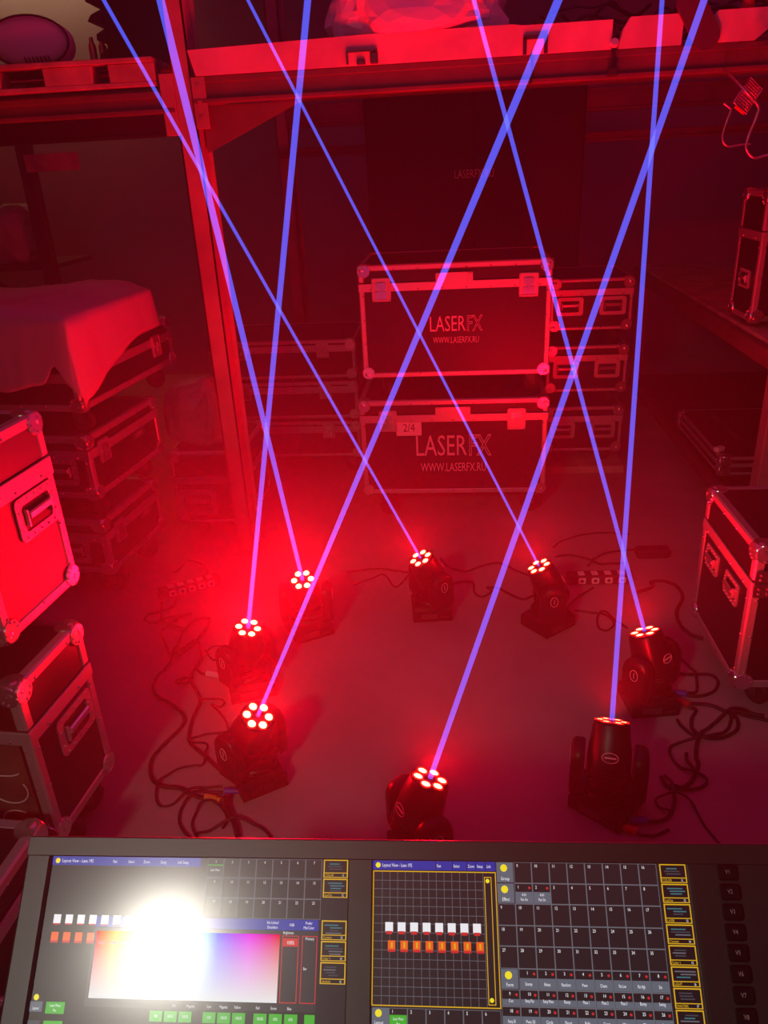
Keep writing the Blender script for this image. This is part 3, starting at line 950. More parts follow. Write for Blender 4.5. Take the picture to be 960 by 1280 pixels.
# odds and ends below the shelf
MB().tube([floor_at(888, 518, 0.291), floor_at(905, 533, 0.291), floor_at(925, 550, 0.291)], 0.012, 8).build('metal_pipe', M_DARKSTEEL, None, label='thin metal pipe lying on the flat dark case under the shelf', cat='pipe')
lump('black_bag', 1.475, 3.05, 0.17, 0.18, 0.17, 0.13, 0.2, 1.6, M_RUBBER, 'slumped black equipment bag on the lower shelf', 'bag', 21)

p = floor_at(899, 561, 0.291)
MB().box((0, 0, 0.011), (0.05, 0.03, 0.022), None, 0.004).build('pale_connector', M_SOCK, None, (p.x, p.y, 0.2795), 0.6, label='small pale connector lying on the flat dark case', cat='connector')

# wire basket hanging from the rack beam on the right
wb = thing('wire_basket', 'wire mesh basket with bent rod legs hanging under the beam', 'basket', (0.89, 2.80, 1.62))
def W_(px, py, yy=2.80):
    d = CF + CR * ((px - 480) / F_PX) - CU * ((py - 640) / F_PX)
    p = CAM_POS + d * (yy / d.y)
    return p - Vector((0.89, 2.80, 1.62))
b = MB()
c0, c1, c2, c3 = W_(917, 128), W_(933, 142), W_(953, 112, 2.95), W_(938, 96, 2.95)
for k in range(9):
    t = k / 8
    b.cyl(c0.lerp(c1, t), c3.lerp(c2, t), 0.0016, n=5)
for k in range(12):
    t = k / 11
    b.cyl(c0.lerp(c3, t), c1.lerp(c2, t), 0.0016, n=5)
b.build('wire_mesh', M_STEEL, wb)
MB().tube([c0, c1, c2, c3], 0.003, 6, True).build('rim', M_STEEL, wb)
MB().tube(smooth_path([W_(905, 129), W_(912, 135), W_(913, 139), W_(904, 165), W_(904, 177), W_(911, 183), W_(925, 181), W_(938, 180)]), 0.0035, 6).build('rod_leg', M_STEEL, wb)
MB().tube(smooth_path([W_(905, 87, 3.0), W_(926, 108), W_(947, 131), W_(946, 145), W_(935, 172), W_(933, 186), W_(942, 197), W_(955, 195), W_(975, 190)]), 0.0045, 6).build('rod_leg', M_STEEL, wb)
b = MB()
b.bar(W_(919, 133), W_(930, 142), 0.007, 0.007)
b.build('red_glow_bar', M_PLUGR, wb)  # small bar whose red colour stands in for a patch of red glow
b = MB()
b.tube([W_(905, 87, 3.0), W_(905, 86, 3.03), W_(905, 85, 3.052)], 0.004, 6)
b.build('hook', M_STEEL, wb)

# ------------------------------------------------------------------ far left: what the upper left corner shows
sp = thing('side_shelf', 'dark steel shelving with a diagonal brace against the warm-lit back wall', 'shelving', (0, 0, 0))
for x, y in ((-2.62, 5.0), (-3.6, 5.0), (-3.6, 5.5)):
    if True:
        MB().box((x, y, 1.1), (0.09, 0.06, 2.2), None, 0.004).build('upright', M_DARKSTEEL, sp)
for z in (0.45, 1.08, 1.9):
    MB().box((-3.11, 5.25, z), (1.07, 0.56, 0.03), None, 0.004).build('shelf', M_DARKSTEEL, sp)
MB().bar((-2.66, 5.0, 0.75), (-3.1, 5.0, 1.06), 0.02, 0.03).build('brace', M_DARKSTEEL, sp)
lump('canvas_sack', -2.95, 5.22, 1.095, 0.22, 0.18, 0.18, 0.3, 1.8, mat('canvas', (0.42, 0.36, 0.30), 0.8), 'pale canvas sack on the dark steel shelving', 'sack', 31, 3)
MB().box((-2.44, 4.961, 1.69), (0.34, 0.02, 0.10), None, 0.003).build('pale_sign', M_WOOD, None, label='plain pale strip board fixed at the end of the dark steel shelving', cat='board')

# ------------------------------------------------------------------ moving heads
PIVOT, REACH = 0.165, 0.095


def make_head_meshes():
    S = {}
    b = MB()
    # base: low box with bevelled shoulders and vent slots
    pts = [(0.088, 0.0), (0.092, 0.006), (0.092, 0.046), (0.078, 0.060), (0.05, 0.064)]
    b.lathe([(r / 1.0, z) for r, z in pts], 4, Matrix.Rotation(R(45), 4, 'Z') @ Matrix.Identity(4), 1.0, 1.0)
    b.v = [Vector((p.x * 1.14, p.y * 1.02, p.z)) for p in b.v]
    b.smooth = [False] * len(b.smooth)
    S['base'] = b.mesh('base', M_PLASTIC)
    b = MB()
    b.box((-0.012, -0.0668, 0.026), (0.060, 0.002, 0.022))
    for k in range(4):
        b.box((0.030 + k * 0.009, -0.0668, 0.020), (0.005, 0.003, 0.006))
    S['display'] = b.mesh('display_panel', M_DARKSTEEL)
    b = MB()
    for k in range(7):
        b.box((0.0744, -0.036 + k * 0.012, 0.026), (0.002, 0.005, 0.026))
    S['vent'] = b.mesh('vent', M_RUBBER)
    # yoke: turntable plus two shield-shaped arms
    b = MB()
    b.lathe([(0.060, 0.060), (0.066, 0.064), (0.066, 0.076), (0.058, 0.082)], 24)
    b.box((0, 0, 0.080), (0.168, 0.076, 0.020), None, 0.006)
    S['yoke'] = b.mesh('yoke', M_PLASTIC)
    b = MB()
    prof = [(-0.040, 0.070), (0.040, 0.070), (0.046, 0.10)]
    prof = [(0.043, 0.070)] + [(0.046, 0.09), (0.046, 0.14)] + [(0.046 * math.cos(R(a)), 0.165 + 0.046 * math.sin(R(a))) for a in range(0, 181, 15)] + [(-0.046, 0.14), (-0.046, 0.09), (-0.043, 0.070)]
    n = len(prof)
    rings = [(0.062, 0.97), (0.067, 1.0), (0.086, 1.0), (0.094, 0.93), (0.097, 0.80)]
    vv = []
    for x, k in rings:
        for y, z in prof:
            vv.append((x, y * k, 0.115 + (z - 0.115) * (k if z > 0.115 else 1.0)))
    ff = []
    for i in range(len(rings) - 1):
        for k in range(n):
            ff.append((i * n + k, i * n + (k + 1) % n, (i + 1) * n + (k + 1) % n, (i + 1) * n + k))
    b.add(vv, ff, None, True)
    b.add(vv[:n], [list(range(n))])
    b.add(vv[-n:], [list(range(n))[::-1]])
    S['arm'] = b.mesh('yoke_arm', M_PLASTIC)
    # oval emblem, on the outside of the arm (normal +x) and on the head back (normal -y)
    b = MB()
    b.tube([(0.0975, 0.013 * math.cos(q), 0.158 + 0.019 * math.sin(q)) for q in [2 * math.pi * k / 24 for k in range(24)]], 0.0011, 5, True)
    b.bar((0.0975, 0, 0.148), (0.0975, 0, 0.168), 0.0016, 0.0016, (1, 0, 0))
    S['emblem'] = b.mesh('emblem', M_PRINT)
    b = MB()
    b.tube([(0.020 * math.cos(q), -0.0565, 0.012 + 0.0125 * math.sin(q)) for q in [2 * math.pi * k / 24 for k in range(24)]], 0.0012, 5, True)
    b.bar((-0.015, -0.0562, 0.012), (0.015, -0.0562, 0.012), 0.0016, 0.004, (0, 0, 1))
    S['emblem2'] = b.mesh('emblem', M_PRINT)
    # head: tapered rounded barrel, pivot at the origin, lens face at +z
    b = MB()
    b.lathe([(0.020, -0.078), (0.038, -0.074), (0.050, -0.060), (0.0545, -0.030), (0.0555, 0.0), (0.054, 0.030), (0.050, 0.060), (0.0465, 0.088), (0.0445, 0.094), (0.043, 0.0945)], 28, None, 1.0, 1.0, 0.25)
    for k in range(3):
        b.lathe([(0.0555, -0.050 + k * 0.009), (0.0570, -0.048 + k * 0.009), (0.0555, -0.046 + k * 0.009)], 24, None, 1, 1, 0.25)
    S['head'] = b.mesh('head', M_PLASTIC)
    b = MB()
    b.lathe([(0.002, 0.0945), (0.0425, 0.0945), (0.0425, 0.0962), (0.002, 0.0962)], 28)
    S['face'] = b.mesh('lens_face', M_FACE)
    b = MB()
    b.lathe([(0.0105, 0.0955), (0.0105, 0.0968), (0.0075, 0.0974), (0.003, 0.0977)], 14, Matrix.Translation((0.030, 0, 0)))
    S['lens'] = b.mesh('lens', M_LENS)
    b = MB()
    b.lathe([(0.0143, 0.0955), (0.0138, 0.0984), (0.0112, 0.0988), (0.0105, 0.0966)], 14, Matrix.Translation((0.030, 0, 0)))
    S['rim'] = b.mesh('lens_rim', M_LENSRIM)
    b = MB()
    b.lathe([(0.0065, 0.0955), (0.0065, 0.0985), (0.004, 0.0985)], 12)
    S['aperture'] = b.mesh('laser_aperture', M_DARKSTEEL)
    return S


HM = make_head_meshes()


def moving_head(x, y, base_yaw, d, beam_r, label, spin=0.0, flip=False):
    d = Vector(d).normalized()
    t = thing('moving_head', label, 'stage light', (x, y, 0), 0, 'laser moving heads set out on the floor')
    bs = put('base', HM['base'], t, (0, 0, 0), base_yaw)
    put('display_panel', HM['display'], bs)
    put('vent', HM['vent'], bs)
    pan = math.atan2(d.y, d.x) - math.pi / 2            # local +y of the yoke towards the beam
    if flip:
        pan += math.pi
    tilt = math.acos(max(-1, min(1, d.z)))
    yk = put('yoke', HM['yoke'], t, (0, 0, 0), pan)
    for a in (0, math.pi):
        ar = put('yoke_arm', HM['arm'], t, (0, 0, 0), pan + a)
        put('emblem', HM['emblem'], ar)
    hd = put('head', HM['head'], t, (0, 0, PIVOT))
    z = d
    xx = Vector((math.cos(pan), math.sin(pan), 0))
    yy = z.cross(xx)
    rot = Matrix((xx, yy, z)).transposed()
    hd.rotation_euler = rot.to_euler()
    put('lens_face', HM['face'], hd)
    put('laser_aperture', HM['aperture'], hd)
    put('emblem', HM['emblem2'], hd)
    for k in range(6):
        put('lens_rim', HM['rim'], hd, None, R(60 * k) + spin)
        put('lens', HM['lens'], hd, None, R(60 * k) + spin)
    # laser beam in the haze, up to the ceiling
    L = (ZC - 0.03 - PIVOT) / d.z
    b = MB()
    b.cyl((0, 0, 0.0985), (0, 0, L), beam_r, beam_r, 10)
    b.build('laser_beam', M_LASER, hd, label='blue laser beam')
    sp_ = bpy.data.lights.new('laser_dot', 'POINT')
    sp_.energy = LASER_DOT
    sp_.color = (0.22, 0.12, 1.0)
    sp_.shadow_soft_size = 0.03
    so = bpy.data.objects.new('laser_dot_light', sp_)
    COL.objects.link(so)
    so.parent = hd
    so.location = (0, 0, L - 0.06)
    li = bpy.data.lights.new('red_led', 'SPOT')
    li.energy = HEAD_POWER
    li.color = RED_LIGHT
    li.spot_size = R(170)
    li.spot_blend = 1.0
    li.shadow_soft_size = 0.03
    lo = bpy.data.objects.new('red_led_light', li)
    COL.objects.link(lo)
    lo.parent = hd
    lo.location = (0, 0, 0.112)
    lo.rotation_euler = (math.pi, 0, 0)
    return t


moving_head(-0.696, 2.065, R(20), (0.233, -0.190, 0.954), 0.0066, 'moving head lost in red glow, between the cable tangle and its twin', 0.25)
moving_head(-0.559, 2.416, R(30), (0.037, -0.478, 0.878), 0.0068, 'moving head lost in red glow, close in front of the rack upright', 0.1)
moving_head(-0.581, 1.655, R(-57), (0.388, -0.283, 0.877), 0.0050, 'moving head with an orange plug at its base, beside the cable tangle', 0.3)
moving_head(-0.104, 2.550, R(6), (-0.354, -0.240, 0.904), 0.0046, 'moving head facing square on, in front of the lower branded case', 0.1)
moving_head(0.331, 2.466, R(40), (-0.430, -0.028, 0.903), 0.0042, 'moving head turned cornerwise beside the power strip with white sockets', 0.2)
moving_head(0.593, 2.016, R(8), (-0.269, 0.277, 0.922), 0.0060, 'moving head with blue and red plugs, beside the black two-handle case', 0.1)
moving_head(0.386, 1.584, R(-38), (0.097, 0.503, 0.859), 0.0066, 'moving head showing both yoke arms and the oval emblem on its back', 0.0)
moving_head(-0.101, 1.387, R(12), (0.312, 0.188, 0.931), 0.0062, 'moving head half hidden behind the top edge of the console', 0.15)

# ------------------------------------------------------------------ cables on the floor
LAID = {}                                   # cells of (x, y, z, radius) along every cable already on the floor
CELL = 0.03


def lay(x, y, z, r):
    LAID.setdefault((int(x // CELL), int(y // CELL)), []).append((x, y, z, r))


def drape(path, r):
    """lift a cable where it crosses one that already lies there (or itself), with gentle slopes"""
    pts = [path[0]]
    for p in path[1:]:
        n = max(1, int((p - pts[-1]).length / 0.003))
        a0 = pts[-1].copy()
        pts += [a0.lerp(p, (k + 1) / n) for k in range(n)]
    arc = [0.0]
    for p, q in zip(pts, pts[1:]):
        arc.append(arc[-1] + (q - p).length)
    need = [r] * len(pts)
    own = {}

    def over(p, x, y, z, rb):
        d2 = (p.x - x) ** 2 + (p.y - y) ** 2
        R2 = (r + rb + 0.0007) ** 2
        return z + math.sqrt(R2 - d2) if d2 < R2 else r

    for i, p in enumerate(pts):
        cx, cy = int(p.x // CELL), int(p.y // CELL)
        for u in (-1, 0, 1):
            for v in (-1, 0, 1):
                for x, y, z, rb in LAID.get((cx + u, cy + v), ()):
                    need[i] = max(need[i], over(p, x, y, z, rb))
                for j in own.get((cx + u, cy + v), ()):
                    if arc[i] - arc[j] > 0.05:
                        need[i] = max(need[i], over(p, pts[j].x, pts[j].y, need[j], r))
        own.setdefault((cx, cy), []).append(i)
    slope = 0.3
    z = need[:]
    for i in range(1, len(z)):
        z[i] = max(z[i], z[i - 1] - slope * (arc[i] - arc[i - 1]))
    for i in range(len(z) - 2, -1, -1):
        z[i] = max(z[i], z[i + 1] - slope * (arc[i + 1] - arc[i]))
    out = [Vector((p.x, p.y, q)) for p, q in zip(pts, z)]
    for p in out:
        lay(p.x, p.y, p.z, r)
    return out


def cable(pts, r, label, name='cable', plugs=()):
    P = []
    for px, py in pts:
        p = floor_at(px, py, r)
        P.append((p.x, p.y, r))
    path = drape(smooth_path(P, 5), r)
    o = MB().tube(path, r, 6).build(name, M_CABLE, None, label=label, cat='cable')
    for end, m, ln in plugs:
        a, c = (path[0], path[6]) if end == 0 else (path[-1], path[-7])
        d = a - c
        d.z = 0
        d.normalize()
        a = Vector((a.x, a.y, max(a.z, 0.0108)))
        q = MB().cyl(a, a + d * ln, 0.0105, 0.0095, 10)
        q.cyl(a + d * ln, a + d * (ln + 0.012), 0.0075, 0.0075, 8)
        q.build('plug', m, o)
        for k in range(16):
            w = a + d * ((ln + 0.012) * k / 15)
            lay(w.x, w.y, w.z, 0.0105)
    return o


def c1(pts):
    return [(160 + x / 3.554, 680 + y / 3.554) for x, y in pts]


def c5(pts):
    return [(690 + x / 3.556, 760 + y / 3.556) for x, y in pts]


def c3(pts):
    return [(460 + x / 3.43, 660 + y / 3.43) for x, y in pts]


def c6(pts):
    return [(640 + x / 3.69, 660 + y / 3.69) for x, y in pts]


cable(c1([(215, 215), (205, 270), (150, 300), (100, 310), (75, 335), (110, 350), (190, 325), (280, 310), (230, 330), (200, 350), (150, 390), (165, 440), (195, 515)]), 0.0052, 'black cable looping from the power strip above the tangle')
cable(c1([(195, 515), (300, 435), (365, 335), (290, 345), (230, 420), (205, 520), (130, 590), (115, 660), (190, 710), (245, 760), (240, 810), (160, 890), (105, 960), (105, 1040), (150, 1075), (230, 1085), (300, 1120), (345, 1130)]), 0.0060, 'thick black cable winding to the orange-plugged light in wide bends', plugs=((1, M_PLUGO, 0.035),))
cable(c1([(150, 255), (150, 330), (175, 360), (240, 380), (235, 430), (205, 520), (270, 460), (310, 440), (328, 490), (310, 540), (285, 570), (275, 610), (230, 620), (213, 611), (260, 600), (300, 650), (320, 700), (290, 770), (270, 850), (280, 890), (340, 940), (395, 992), (436, 1022)]), 0.0055, 'black cable from the tangle running straight down to the light with the orange plug', plugs=((1, M_PLUGR, 0.03),))
cable(c1([(300, 545), (312, 566), (330, 576), (352, 580)]), 0.0045, 'short black lead with a red-lit pale tip beside the tangle', plugs=((1, M_SOCK, 0.05),))
cable(c1([(320, 710), (360, 690), (415, 692), (428, 708), (405, 725), (370, 712), (405, 748), (435, 790), (448, 835), (445, 855)]), 0.0036, 'thin black cable curling up behind the orange-plugged light')
cable(c1([(265, 885), (330, 850), (400, 840), (455, 842)]), 0.0036, 'thin black cable crossing from the tangle to the orange-plugged light')
cable(c1([(418, 1078), (375, 1080), (300, 1090), (240, 1125), (190, 1160), (140, 1160), (125, 1110), (150, 1050), (220, 1000), (290, 985), (335, 980), (345, 940), (350, 890), (290, 880)]), 0.0036, 'thin black cable making one large round loop beside the orange plug')
cable(c1([(430, 1104), (370, 1103), (315, 1108), (268, 1135), (235, 1180), (230, 1240), (260, 1290), (300, 1320)]), 0.0042, 'black cable bending down behind the console from the orange plug', plugs=((0, M_PLUGB, 0.03),))
cable(c1([(420, 1262), (440, 1230), (430, 1190), (390, 1160), (330, 1155), (300, 1200), (285, 1250), (310, 1310)]), 0.0040, 'black cable in a closed ring just behind the console edge')
cable(c1([(440, 1135), (440, 1180), (470, 1230), (490, 1300)]), 0.0085, 'thick black power cable from the blue plug down behind the console')
cable(c1([(300, 1300), (420, 1250), (480, 1235), (540, 1240), (600, 1265), (640, 1310)]), 0.0042, 'black cable arching towards the light behind the console')
cable(c1([(330, 510), (370, 460), (420, 455), (430, 500), (380, 515), (345, 480)]), 0.0030, 'thin black coil beside the glowing twin lights')
# right side
cable(c5([(596, 388), (655, 392), (720, 370), (737, 325), (700, 297), (610, 295), (555, 290)]), 0.0052, 'black cable leaving the blue and red plugs in a flat loop', plugs=((0, M_PLUGB, 0.03),))
cable(c5([(608, 440), (640, 455), (622, 490), (625, 540), (680, 575), (760, 575), (822, 540), (820, 490), (770, 460), (700, 432), (620, 425)]), 0.0056, 'black cable coiled in the widest ring beside the two-handle case', plugs=((0, M_PLUGR, 0.03),))
cable(c5([(556, 497), (575, 525), (630, 568), (700, 582), (775, 545), (795, 500), (800, 478), (870, 482), (985, 505)]), 0.0050, 'black cable running from the coil to under the two-handle case')
cable(c5([(940, 486), (850, 462), (780, 475), (700, 530), (650, 590), (640, 660), (650, 700), (610, 780), (540, 803), (505, 785), (484, 750)]), 0.0058, 'black cable with a loose end, falling from the coil to the emblem light')
cable(c5([(645, 600), (580, 605), (530, 615), (525, 650), (560, 700), (620, 735), (685, 762), (670, 792), (600, 810), (520, 800)]), 0.0045, 'black cable making a zigzag between the coil and the emblem light')
cable(c5([(500, 762), (532, 810), (542, 870), (520, 925), (480, 945), (420, 950)]), 0.0052, 'black cable curving round into the blue plug of the emblem light', plugs=((1, M_PLUGB, 0.03),))
cable(c5([(597, 645), (600, 690), (622, 735)]), 0.0050, 'short stub of black cable inside the zigzag')
cable(c5([(530, 915), (480, 890), (462, 858), (540, 845), (600, 860), (640, 900), (680, 970), (755, 1060)]), 0.0034, 'thin black cable trailing off from the emblem light to behind the console')
cable(c5([(520, 985), (460, 1010), (405, 1010), (376, 1000)]), 0.0042, 'short black cable into the red plug of the emblem light', plugs=((1, M_PLUGR, 0.03),))
cable(c5([(540, 200), (600, 250), (640, 310), (640, 380), (600, 400)]), 0.0046, 'black cable dropping behind the light with blue and red plugs')
cable(c6([(560, 300), (600, 290), (650, 270), (640, 250), (700, 245), (760, 270), (787, 320), (760, 380), (770, 440), (820, 490), (880, 512)]), 0.0065, 'thick black cable sweeping from the power strip to the two-handle case')
cable(c6([(290, 380), (360, 390), (430, 400), (470, 440), (440, 472), (400, 460), (395, 410), (430, 385), (470, 420), (530, 460)]), 0.0040, 'black cable with a small curl between the cornerwise light and its neighbour')
cable(c6([(240, 390), (290, 330), (375, 275)]), 0.0045, 'black cable from the cornerwise light to the power strip')
cable(c6([(200, 132), (260, 125), (340, 140), (400, 165), (440, 165), (520, 160)]), 0.0050, 'black cable stretched behind the power strip with white sockets')
cable(c6([(350, 175), (400, 130), (450, 112), (560, 100), (640, 102)]), 0.0048, 'black cable leading to the black adapter bar')
cable(c6([(190, 90), (230, 60), (330, 30), (440, 22), (540, 30)]), 0.0040, 'thin black cable on the floor in front of the compact cases')
cable(c3([(-90, 190), (0, 178), (60, 176), (130, 185), (190, 192)]), 0.0046, 'black cable entering the square-on light from the glowing side')
cable(c3([(310, 130), (350, 170), (420, 185), (480, 165), (560, 150), (640, 185), (695, 205)]), 0.0046, 'black cable sagging between the square-on and the cornerwise light')
cable(c3([(350, 245), (400, 230), (450, 235), (455, 275), (490, 295), (530, 270), (510, 255), (560, 258), (600, 280), (660, 305), (705, 290), (725, 268)]), 0.0046, 'black cable knotted between the square-on and the cornerwise light')
cable(c3([(-60, 245), (20, 215), (70, 200), (110, 250), (140, 240), (175, 200)]), 0.0036, 'thin black cable kinked behind the square-on light')
cable(c1([(280, 170), (350, 130), (330, 90), (270, 75), (230, 110), (200, 130)]), 0.0036, 'thin black cable arching behind the power strip above the tangle')


# power strips
def power_strip(p0, p1, n, label):
    a, c = floor_at(*p0), floor_at(*p1)
    d = c - a
    L = d.length
    t = thing('power_strip', label, 'power strip', (a.x, a.y, 0), math.atan2(d.y, d.x))
    MB().box((L / 2, 0, 0.020), (L, 0.055, 0.040), None, 0.006).build('strip_body', M_RUBBER, t)
    for k in range(n):
        x = L * (0.22 + 0.62 * k / max(1, n - 1))
        o = MB().prism(rrect(0.030, 0.026, 0.005), 0.003, Matrix.Translation((x, -0.0300, 0.021))).build('socket', M_SOCK, t)
        MB().cyl((x, -0.0295, 0.021), (x, -0.031, 0.021), 0.007, n=10).build('socket_hole', M_INK, o)
        MB().box((x, 0, 0.0405), (0.026, 0.03, 0.004), None, 0.001).build('socket', M_SOCK, t)
    return t


power_strip((198, 748), (275, 728), 5, 'black power strip with pale sockets above the cable tangle')
power_strip((708, 728), (788, 726), 4, 'black power strip with white sockets beside the cornerwise light')
o = MB().box((0, 0, 0.02), (0.14, 0.06, 0.04), None, 0.008)
p = floor_at(815, 695)
o.build('adapter_bar', M_RUBBER, None, (p.x, p.y, 0), 0.05, label='plain black adapter bar lying on the floor near the low shelf rack', cat='adapter')

# ------------------------------------------------------------------ console on its table
CO = Vector((-0.4699, 0.6065, 0.8885))
_tilt, _cyaw = 0.7505, 0.0254
CM = Matrix.Translation(CO) @ Matrix.Rotation(_cyaw, 4, 'Z') @ Matrix.Rotation(_tilt, 4, 'X')   # local x right, y up the slope, z out of the screen
cs = thing('lighting_console', 'lighting control console with two lit touch screens', 'console', (0, 0, 0))
cs.matrix_world = CM


def cpart(name, mb, m, parent=None, **kw):
    return mb.build(name, m, parent or cs, **kw)


SW, SHH = 0.345, 0.215
XR = 0.372
xl, xr, yt, yb = -0.030, 0.86, 0.020, -0.27
# bezel built as bars so that the screens sit in real openings
b = MB()
b.box(((xl + xr) / 2, (yt + 0.0) / 2 + 0.0005, -0.016), (xr - xl, yt + 0.001, 0.036), None, 0.0012)
b.box(((xl + xr) / 2, (yb - SHH) / 2, -0.016), (xr - xl, -SHH - yb, 0.036), None, 0.003)
b.box(((xl - 0.0) / 2 - 0.0, (yt + yb) / 2, -0.0165), (-xl, yt - yb, 0.035), None, 0.003)
b.box(((SW + XR) / 2, (yt + yb) / 2, -0.0165), (XR - SW, yt - yb, 0.035), None, 0.001)
b.box(((XR + SW + xr) / 2, (yt + yb) / 2, -0.0165), (xr - XR - SW, yt - yb, 0.035), None, 0.003)
cpart('bezel', b, M_BEZEL)
cpart('back_shell', MB().box(((xl + xr) / 2, (yt + yb) / 2, -0.055), (xr - xl - 0.01, yt - yb - 0.01, 0.044), None, 0.01), M_PLASTIC)

_em = {}


def screen_mat(name, srgb, k=1.0):
    lin = tuple((((c / 255) + 0.055) / 1.055) ** 2.4 if c > 10 else c / 255 / 12.92 for c in srgb)
    return mat('screen_' + name, (0.012, 0.012, 0.013), 0.18, spec=0.9, coat=0.7, emit=tuple(c * k for c in lin), estr=1.0)


UI = {'bg': (28, 27, 30), 'line': (96, 98, 106), 'label': (92, 100, 112), 'blue': (30, 48, 150), 'white': (235, 235, 240), 'yellow': (214, 168, 28), 'orange': (235, 95, 25),
      'green': (62, 170, 40), 'red': (200, 40, 40), 'dot': (240, 220, 40), 'grey': (60, 64, 72), 'thumb': (18, 18, 22), 'teal': (50, 110, 120), 'dim': (46, 44, 48)}
UIM = {k: screen_mat(k, v) for k, v in UI.items()}


class Screen:
    def __init__(self, x0, label):
        self.o = MB().box((x0 + SW / 2, -SHH / 2, -0.006), (SW + 0.002, SHH + 0.002, 0.004)).build('screen', UIM['bg'], cs, label=label)
        self.x0 = x0
        self.mb = {}
        self.z = -0.0038

    def rect(self, c, x0, y0, x1, y1, lev=0):
        z = self.z + lev * 0.00016
        self.mb.setdefault(c, MB()).add([(x0, y0, z), (x1, y0, z), (x1, y1, z), (x0, y1, z)], [(0, 1, 2, 3)])

    def frame(self, c, x0, y0, x1, y1, t=0.0008, lev=2):
        self.rect(c, x0, y0, x1, y0 - t, lev)
        self.rect(c, x0, y1 + t, x1, y1, lev)
        self.rect(c, x0, y0, x0 + t, y1, lev)
        self.rect(c, x1 - t, y0, x1, y1, lev)

    def text(self, c, s, x, y, h, xs=0.8, lev=3, center=False):
        vv, ff, w = text_geom(s)
        if center:
            x -= w * h * xs / 2
        z = self.z + lev * 0.00016
        self.mb.setdefault(c, MB()).add([(x + p.x * h * xs, y + p.y * h, z) for p in vv], ff)

    def disc(self, c, x, y, r, lev=3):
        z = self.z + lev * 0.00016
        n = 14
        self.mb.setdefault(c, MB()).add([(x + r * math.cos(2 * math.pi * k / n), y + r * math.sin(2 * math.pi * k / n), z) for k in range(n)], [list(range(n))])

    def done(self):
        for c, mb in self.mb.items():
            mb.build('screen_print_' + c, UIM[c], self.o, kind='stuff')


def thumbs(S, x0, x1, ys, names):
    for k, (ya, yb_) in enumerate(ys):
        S.rect('yellow', x0, ya, x1, yb_, 1)
        S.rect('thumb', x0 + 0.0012, ya - 0.0012, x1 - 0.0012, yb_ + 0.0052, 2)
        S.rect('thumb', x0 + 0.0012, yb_ + 0.0044, x1 - 0.0012, yb_ + 0.0008, 2)
        S.text('yellow', names[k], x0 + 0.002, yb_ + 0.0013, 0.0024, 0.8, 3)
        S.text('white', '%d' % (k + 11), x1 - 0.0065, yb_ + 0.0013, 0.0024, 0.7, 3)
        w = x1 - x0
        rnd = random.Random(k * 7 + 1)
        for q in range(5):
            yy = ya - 0.004 - q * 0.0026
            if yy < yb_ + 0.007:
                break
            S.rect(rnd.choice(('grey', 'teal', 'line', 'grey')), x0 + 0.003 + w * 0.25 * rnd.random(), yy, x1 - 0.003 - w * 0.3 * rnd.random(), yy - 0.0012, 3)


# ---- right-hand screen
S2 = Screen(XR, 'touch screen showing layout view and effect buttons')
bx0, bx1 = 0.374, 0.5085
S2.rect('blue', 0.3715, 0.0, bx1, -0.0095, 1)
S2.disc('dot', 0.378, -0.0048, 0.0028)
S2.text('white', 'Layout View - Lase 192', 0.3825, -0.0064, 0.0034, 0.72)
for x, s in ((0.4435, 'Fast'), (0.462, 'Select'), (0.478, 'Zoom'), (0.488, 'Setup'), (0.4985, 'Link')):
    S2.text('white', s, x, -0.0064, 0.003, 0.66)
    S2.rect('thumb', x - 0.0014, 0, x - 0.0008, -0.0095, 2)
S2.frame('yellow', 0.3725, -0.0105, bx1, -0.1400, 0.0010)
for k in range(1, 15):
    x = bx0 + (0.494 - bx0) * k / 14
    S2.rect('line', x, -0.0115, x + 0.0005, -0.139, 1)
for k in range(1, 15):
    y = -0.0115 - 0.1275 * k / 15
    S2.rect('line', bx0, y, 0.494, y - 0.0005, 1)
S2.frame('yellow', 0.4955, -0.0155, 0.5035, -0.137, 0.0008)
for y in (-0.0195, -0.1325):
    S2.disc('dot', 0.4992, y, 0.0022)
for k in range(8):
    x = 0.3905 + 0.0136 * k
    S2.rect('white', x - 0.004, -0.0615, x + 0.0045, -0.0705, 3)
    S2.rect('red', x - 0.003, -0.0700, x + 0.0035, -0.0730, 4)
    x += 0.0030
    S2.rect('orange', x - 0.004, -0.0790, x + 0.004, -0.0890, 3)
    S2.rect('yellow', x - 0.0008, -0.0805, x + 0.0012, -0.0860, 4)
    S2.rect('red', x - 0.004, -0.0875, x + 0.004, -0.0898, 4)
rows = [0.0, -0.0212, -0.0415, -0.0625, -0.0822, -0.1030, -0.1222, -0.1375, -0.1560]
cx0, cw = 0.5285, 0.01935
